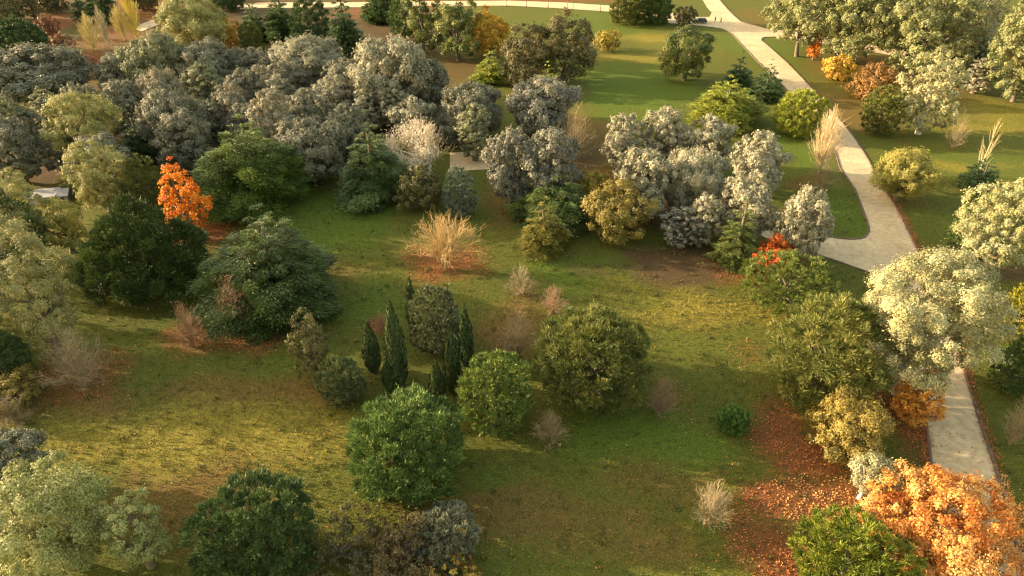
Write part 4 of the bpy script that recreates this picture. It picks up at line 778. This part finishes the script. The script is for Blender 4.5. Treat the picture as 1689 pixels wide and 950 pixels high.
def scatter_ground():
    rng = np.random.default_rng(5)
    # grass blades in loose tufts over the near and middle lawns
    n = 125000
    x = rng.uniform(-62, 78, n); y = 27+83*rng.random(n)**1.25
    m = patch_mask(x, y)
    bare = np.maximum(m['s'], m['l']*.8)
    keep = ~on_path(x, y) & (rng.random(n) > bare*.9) & (np.abs(x) < y*.85+14)
    x, y = x[keep], y[keep]; st = np.maximum(m['y'], m['d']*.6)[keep]; gr = m['g'][keep]; n = len(x)
    # rank clumps and weeds standing above the turf
    cx, cy = rng.uniform(-50, 55, 800), 28+70*rng.random(800)**1.2
    wx = np.repeat(cx, 14)+rng.normal(0, .22, 11200); wy = np.repeat(cy, 14)+rng.normal(0, .22, 11200); wt = np.repeat(rng.uniform(-.4, .5, 800), 14)
    ok = ~on_path(wx, wy); x = np.concatenate([x, wx[ok]]); y = np.concatenate([y, wy[ok]]); st = np.concatenate([st, np.maximum(wt[ok], 0)]); gr = np.concatenate([gr, np.maximum(-wt[ok], 0)*2.2])
    n0, n = n, len(x)
    th = rng.uniform(0, 6.28, n); h = rng.uniform(.09, .24, n)*(1+.6*st); h[n0:] *= 1.25
    U = nrm(np.stack([np.cos(th)*.6, np.sin(th)*.6, np.ones(n)], 1)+rng.normal(0, .25, (n, 3)))
    Nn = nrm(np.cross(U, np.stack([-np.sin(th), np.cos(th), 0*th], 1)+rng.normal(0, .3, (n, 3))))
    P0 = np.stack([x, y, h*.5], 1)
    v, f = cards(P0, U, Nn, h*1.1, h*.55)
    tint = np.clip(.35+.5*st-.3*gr+rng.normal(0, .15, n), 0, 1)
    o = link(bpy.data.objects.new('grass', np_mesh('grass', v, f, leaf_mat('grass', .3, .9), np.repeat(tint, 4))))
    o['kind'] = 'stuff'; o['label'] = 'short rough grass over the meadow and roadside lawns'
    # fallen leaves lying under the orange and red trees and in the gutters
    n = 420000
    x = rng.uniform(-60, 62, n); y = 26+75*rng.random(n)**1.3
    m = patch_mask(x, y)
    drift = .5+.5*np.sin(x*1.9+2*np.sin(y*1.3))*np.cos(y*2.3+1.7*np.sin(x*1.1)); drift = np.clip(drift*1.5+.35*np.sin(x*5.1-y*4.3), .12, 1.4)
    keep = (rng.random(n) < m['l']**1.5*.85*drift) & ~(on_path(x, y) & (rng.random(n) < .80))
    x, y = x[keep], y[keep]
    for ks in (KERBS[0], KERBS[3]):
        p = np.array(ks); seg = np.linalg.norm(np.diff(p, axis=0), axis=1); s = np.concatenate([[0], np.cumsum(seg)])
        q = rng.uniform(0, min(s[-1], 75), 5000) if ks is KERBS[0] else s[-1]-rng.uniform(0, 24, 1800)
        ox = rng.normal(.25 if ks is KERBS[0] else -.3, .32, len(q))
        x = np.concatenate([x, np.interp(q, s, p[:, 0])+ox]); y = np.concatenate([y, np.interp(q, s, p[:, 1])+rng.normal(0, .2, len(q))])
    # a few strays over the open meadow
    k = 2500; x = np.concatenate([x, rng.uniform(-45, 45, k)]); y = np.concatenate([y, rng.uniform(28, 85, k)])
    n = len(x)
    Nn = nrm(np.array([0, 0, 1.])+rng.normal(0, .4, (n, 3))); U = nrm(np.cross(Nn, rng.normal(size=(n, 3))))
    sz = rng.uniform(.08, .22, n)
    v, f = cards(np.stack([x, y, .035+rng.random(n)*.09], 1), U, Nn, sz, sz*.8)
    warm = np.clip(.35+.5*(x > 24)*(y < 44)+rng.normal(0, .2, n), 0, 1)
    o = link(bpy.data.objects.new('fallen_leaves', np_mesh('fallen_leaves', v, f, leaf_mat('litter', .15, .8), np.repeat(warm, 4))))
    o['kind'] = 'stuff'; o['label'] = 'rust red and orange fallen leaves on the ground'
PALETTES['rust'] = ((.10, .042, .020), (.15, .062, .028), (.20, .090, .040))
PALETTES['grass'] = ((.055, .072, .012), (.095, .085, .022), (.20, .155, .04))
PALETTES['litter'] = ((.19, .055, .020), (.36, .12, .034), (.52, .26, .08))

# ------------------------------------------------------------------ small things
def bx(bm, x0, x1, y0, y1, z0, z1):
    r = bmesh.ops.create_cube(bm, size=1.0)
    for v in r['verts']:
        v.co = Vector(((x0+x1)/2+v.co.x*(x1-x0), (y0+y1)/2+v.co.y*(y1-y0), (z0+z1)/2+v.co.z*(z1-z0)))
    return r['verts']
def bm_obj(name, bm, mat, parent=None, bevel=0, smooth=False):
    if bevel:
        bmesh.ops.bevel(bm, geom=bm.edges[:], offset=bevel, segments=2, affect='EDGES', clamp_overlap=True)
    me = bpy.data.meshes.new(name); bm.to_mesh(me); bm.free(); me.materials.append(mat)
    if smooth:
        for p in me.polygons: p.use_smooth = True
    return link(bpy.data.objects.new(name, me), parent)
def prism(bm, pts, y0, y1):
    """side outline (x,z) pulled across the width"""
    a = [bm.verts.new((p[0], y0, p[1])) for p in pts]; b = [bm.verts.new((p[0], y1, p[1])) for p in pts]
    n = len(pts)
    bm.faces.new(a); bm.faces.new(b[::-1])
    for i in range(n): bm.faces.new((a[i], b[i], b[(i+1) % n], a[(i+1) % n]))
    bmesh.ops.recalc_face_normals(bm, faces=bm.faces[:])
def wheel(bm, x, y, r, w):
    m = Matrix.Translation((x, y, r)) @ Matrix.Rotation(math.pi/2, 4, 'X')
    bmesh.ops.create_cone(bm, cap_ends=True, segments=18, radius1=r, radius2=r, depth=w, matrix=m)
def car(loc, rz):
    paint = plain_mat('dark_paint', (.03, .03, .036), .25, .1, 2, .3); glass = plain_mat('car_glass', (.02, .025, .03), .08, .05); tyre = plain_mat('tyre', (.02, .02, .02), .9)
    rim = plain_mat('rim', (.4, .4, .4), .35, .1, 2, .8); lamp = plain_mat('head_lamp', (.7, .7, .68), .15, .05); red = plain_mat('tail_lamp', (.4, .02, .02), .2, .05); roofm = plain_mat('roof_paint', (.16, .16, .17), .3, .1, 2, .2)
    root = tag(empty('parked_car', loc, rz), 'dark estate car parked at the lawn edge beside the road fork', 'car')
    bm = bmesh.new()
    prism(bm, [(-2.15, .32), (-2.2, .75), (-2.1, .98), (-1.0, 1.0), (1.0, .98), (1.95, .82), (2.15, .6), (2.12, .3)], -.86, .86)
    bm_obj('body', bm, paint, root, .06, True)
    bm = bmesh.new()
    prism(bm, [(-2.02, .96), (-1.75, 1.42), (.25, 1.44), (1.05, .96)], -.74, .74)
    bm_obj('window', bm, glass, root, .05, True)
    bm = bmesh.new(); prism(bm, [(-1.78, 1.425), (-1.70, 1.49), (.16, 1.50), (.30, 1.44)], -.70, .70); bm_obj('roof', bm, roofm, root, .02, True)
    for x in (-1.35, 1.35):
        for y in (-.80, .80):
            bm = bmesh.new(); wheel(bm, x, y, .33, .22); w = bm_obj('wheel', bm, tyre, root, .02)
            bm = bmesh.new(); wheel(bm, x, y+(.07 if y > 0 else -.07), .20, .1)
            for v in bm.verts: v.co.z += .13
            bm_obj('rim', bm, rim, w)
    for y in (-.62, .62):
        bm = bmesh.new(); bx(bm, 2.06, 2.17, y-.17, y+.17, .60, .74); bm_obj('headlight', bm, lamp, root, .02)
        bm = bmesh.new(); bx(bm, -2.21, -2.12, y-.15, y+.15, .72, .92); bm_obj('tail_light', bm, red, root, .02)
    for y in (-.87, .87):
        for x in (-.55, .45):
            bm = bmesh.new(); bx(bm, x-.09, x+.09, y-.012, y+.012, .84, .87); bm_obj('handle', bm, rim, root)
def person(loc, rz, label, coat, legs, stride, hair=(.02, .015, .01)):
    """one continuous skinned body, hair and coat as parts"""
    root = tag(empty('person', loc, rz), label, 'person')
    sk = [((0, 0, .95), .14, -1), ((0, 0, 1.15), .13, 0), ((0, .0, 1.38), .15, 1), ((0, .01, 1.50), .055, 2), ((0, .03, 1.60), .085, 3), ((0, .02, 1.70), .075, 4),
          ((-.10, 0, .90), .09, 0), ((-.11, stride*.5, .50), .060, 6), ((-.11, stride*.55-.05, .09), .042, 7), ((-.11, stride*.55+.12, .04), .035, 8),
          ((.10, 0, .90), .09, 0), ((.11, -stride*.3, .50), .060, 10), ((.11, -stride*.9, .10), .042, 11), ((.11, -stride*.9+.16, .04), .035, 12),
          ((-.20, 0, 1.40), .055, 2), ((-.25, -.08, 1.13), .042, 14), ((-.24, .06, .90), .034, 15), ((-.235, .10, .80), .026, 16),
          ((.20, 0, 1.40), .055, 2), ((.25, .06, 1.13), .042, 18), ((.24, .20, .93), .034, 19), ((.235, .24, .84), .026, 20)]
    for side, base in ((-1, 17), (1, 21)):
        p = sk[base][0]
        for k in range(4): sk.append(((p[0]+.0*side, p[1]-.03+.02*k, p[2]-.085+.008*abs(k-1)), .009, base))
        sk.append(((p[0]-.02*side, p[1]+.06, p[2]-.04), .010, base))
    def skin(name, verts, mat, par, extra=0):
        me = bpy.data.meshes.new(name); me.from_pydata([v[0] for v in verts], [(i, v[2]) for i, v in enumerate(verts) if v[2] >= 0], [])
        o = link(bpy.data.objects.new(name, me), par)
        md = o.modifiers.new('skin', 'SKIN'); md.use_smooth_shade = True
        for i, v in enumerate(verts):
            me.skin_vertices[0].data[i].radius = (v[1]+extra, v[1]+extra); me.skin_vertices[0].data[i].use_root = (i == 0)
        s = o.modifiers.new('sub', 'SUBSURF'); s.levels = s.render_levels = 1
        me.materials.append(mat); return o
    skinm = plain_mat('skin', (.45, .27, .19), .6, .08)
    body = skin('body', sk, skinm, root)
    skin('coat', [((0, 0, .80), .17, -1), ((0, 0, 1.0), .155, 0), ((0, 0, 1.2), .15, 1), ((0, 0, 1.40), .155, 2), ((0, .005, 1.46), .09, 3),
                  ((-.20, 0, 1.40), .06, 3), ((-.25, -.08, 1.13), .05, 5), ((-.24, .05, .93), .042, 6), ((.20, 0, 1.40), .06, 3), ((.25, .06, 1.13), .05, 8), ((.24, .19, .95), .042, 9)], plain_mat('coat_%d' % int(coat[0]*1000), coat, .9), root, .008)
    skin('trousers', [((0, 0, .93), .15, -1), ((-.10, 0, .88), .095, 0), ((-.11, stride*.5, .50), .068, 1), ((-.11, stride*.55-.05, .12), .052, 2), ((.10, 0, .88), .095, 0), ((.11, -stride*.3, .50), .068, 4), ((.11, -stride*.9, .13), .052, 5)], plain_mat('trousers_%d' % int(legs[0]*1000), legs, .9), root, .006)
    skin('hair', [((0, -.02, 1.68), .09, -1), ((0, 0, 1.74), .082, 0), ((0, -.05, 1.60), .06, 0)], plain_mat('hair', hair, .8), root)
def pole(name, loc, h, r, col, label, cat, group=None, bands=True):
    root = tag(empty(name, loc), label, cat, group)
    m = plain_mat(name+'_paint', col, .7, .2)
    v, f = tube([(0, 0, 0), (0, 0, h*.5), (0, 0, h)], [r*1.2, r, r*.7], 8); b = Batch(); b.add(v, f)
    link(bpy.data.objects.new('shaft', b.mesh('shaft', m, True)), root)
    bm = bmesh.new(); bx(bm, -r*2.2, r*2.2, -r*2.2, r*2.2, 0, .18); bm_obj('base', bm, m, root, .02)
    return root
def hut(loc, rz, k):
    wall = plain_mat('pale_render', (.20, .18, .175), .9, .12, 1.5); roof = plain_mat('pale_roof', (.21, .19, .195), .85, .15, 1.2, bump=.2); dark = plain_mat('dark_opening', (.03, .03, .03), .5)
    root = tag(empty('park_building', loc, rz), 'low pale grey park building hidden among the yellow-green trees at left', 'building'); root.scale = (k, k, k*.7)
    bm = bmesh.new(); bx(bm, -4.5, 1.5, -2.6, 2.6, 0, 2.8); bx(bm, 1.503, 4.4, -2.2, 2.2, 0, 2.5); bm_obj('wall', bm, wall, root)
    bm = bmesh.new(); bx(bm, -4.8, 1.8, -2.9, 2.9, 2.803, 3.0); bm_obj('roof', bm, roof, root, .03)
    bm = bmesh.new()
    a = [bm.verts.new(p) for p in ((1.81, -2.5, 2.51), (4.7, -2.5, 2.51), (4.7, 2.5, 2.51), (1.81, 2.5, 2.51), (1.81, 0, 4.1), (4.7, 0, 4.1))]
    for q in ((0, 1, 5, 4), (3, 4, 5, 2), (1, 2, 5), (0, 4, 3), (0, 3, 2, 1)): bm.faces.new([a[i] for i in q])
    bmesh.ops.recalc_face_normals(bm, faces=bm.faces[:]); bm_obj('roof', bm, roof, root)
    for x in (2.9,):
        bm = bmesh.new(); y = -2.6 if x < 1.5 else -2.2
        bx(bm, x-.55, x+.55, y-.05, y+.03, .9, 2.0); w = bm_obj('window', bm, dark, root)
        bm = bmesh.new(); bx(bm, x-.65, x+.65, y-.12, y-.002, .80, .895); bm_obj('sill', bm, roof, w)
def build_props():
    car((57.2, 220.6, .02), math.radians(176))
    person((62.2, 221.3, .02), math.radians(100), 'walker in dark clothes nearer the parked car on the pale road', (.02, .02, .024), (.025, .025, .03), .34)
    person((63.7, 220.4, .02), math.radians(-95), 'second walker farther from the parked car on the pale road', (.035, .022, .02), (.02, .022, .03), .28)
    pole('tall_pole', (32.2, 221.0, 0), 14, .15, (.02, .017, .014), 'tall dark slim pole at the end of the far pale road', 'pole')
    for px in POSTS: pole('road_post', (px[0], px[1], 0), 3.4, .09, (.11, .06, .04), 'thin brown post in the row along the far pale road at the top', 'post', 'posts along the far pale road')
    hut((-74.4, 101.0, 0), math.radians(14), .62)


build_ground()
build_paths()
scatter_ground()
for i, row in enumerate(TREES): grow(i, row)
build_props()
def build_haze():
    m, nt, out = new_mat('thin_haze')
    vol = N(nt, 'ShaderNodeVolumePrincipled'); vol.inputs['Color'].default_value = (.95, .93, .90, 1); vol.inputs['Density'].default_value = HAZE; vol.inputs['Anisotropy'].default_value = .2
    nt.links.new(vol.outputs[0], out.inputs['Volume'])
    x, y0, y1, z0, z1 = 3050, -450, 4050, -1.0, 53.0
    v = np.array([(-x, y0, z0), (x, y0, z0), (x, y1, z0), (-x, y1, z0), (-x, y0, z1), (x, y0, z1), (x, y1, z1), (-x, y1, z1)], float)
    f = np.array([(0, 3, 2, 1), (4, 5, 6, 7), (0, 1, 5, 4), (1, 2, 6, 5), (2, 3, 7, 6), (3, 0, 4, 7)])
    o = link(bpy.data.objects.new('haze', np_mesh('haze', v, f, m))); o['kind'] = 'stuff'; o['label'] = 'thin warm haze in the evening air over the park'
HAZE = 0
if HAZE: build_haze()
print('leaf triangles', ALL_TRIS[0], 'all', sum(len(m.loops)-2*len(m.polygons) for m in bpy.data.meshes))
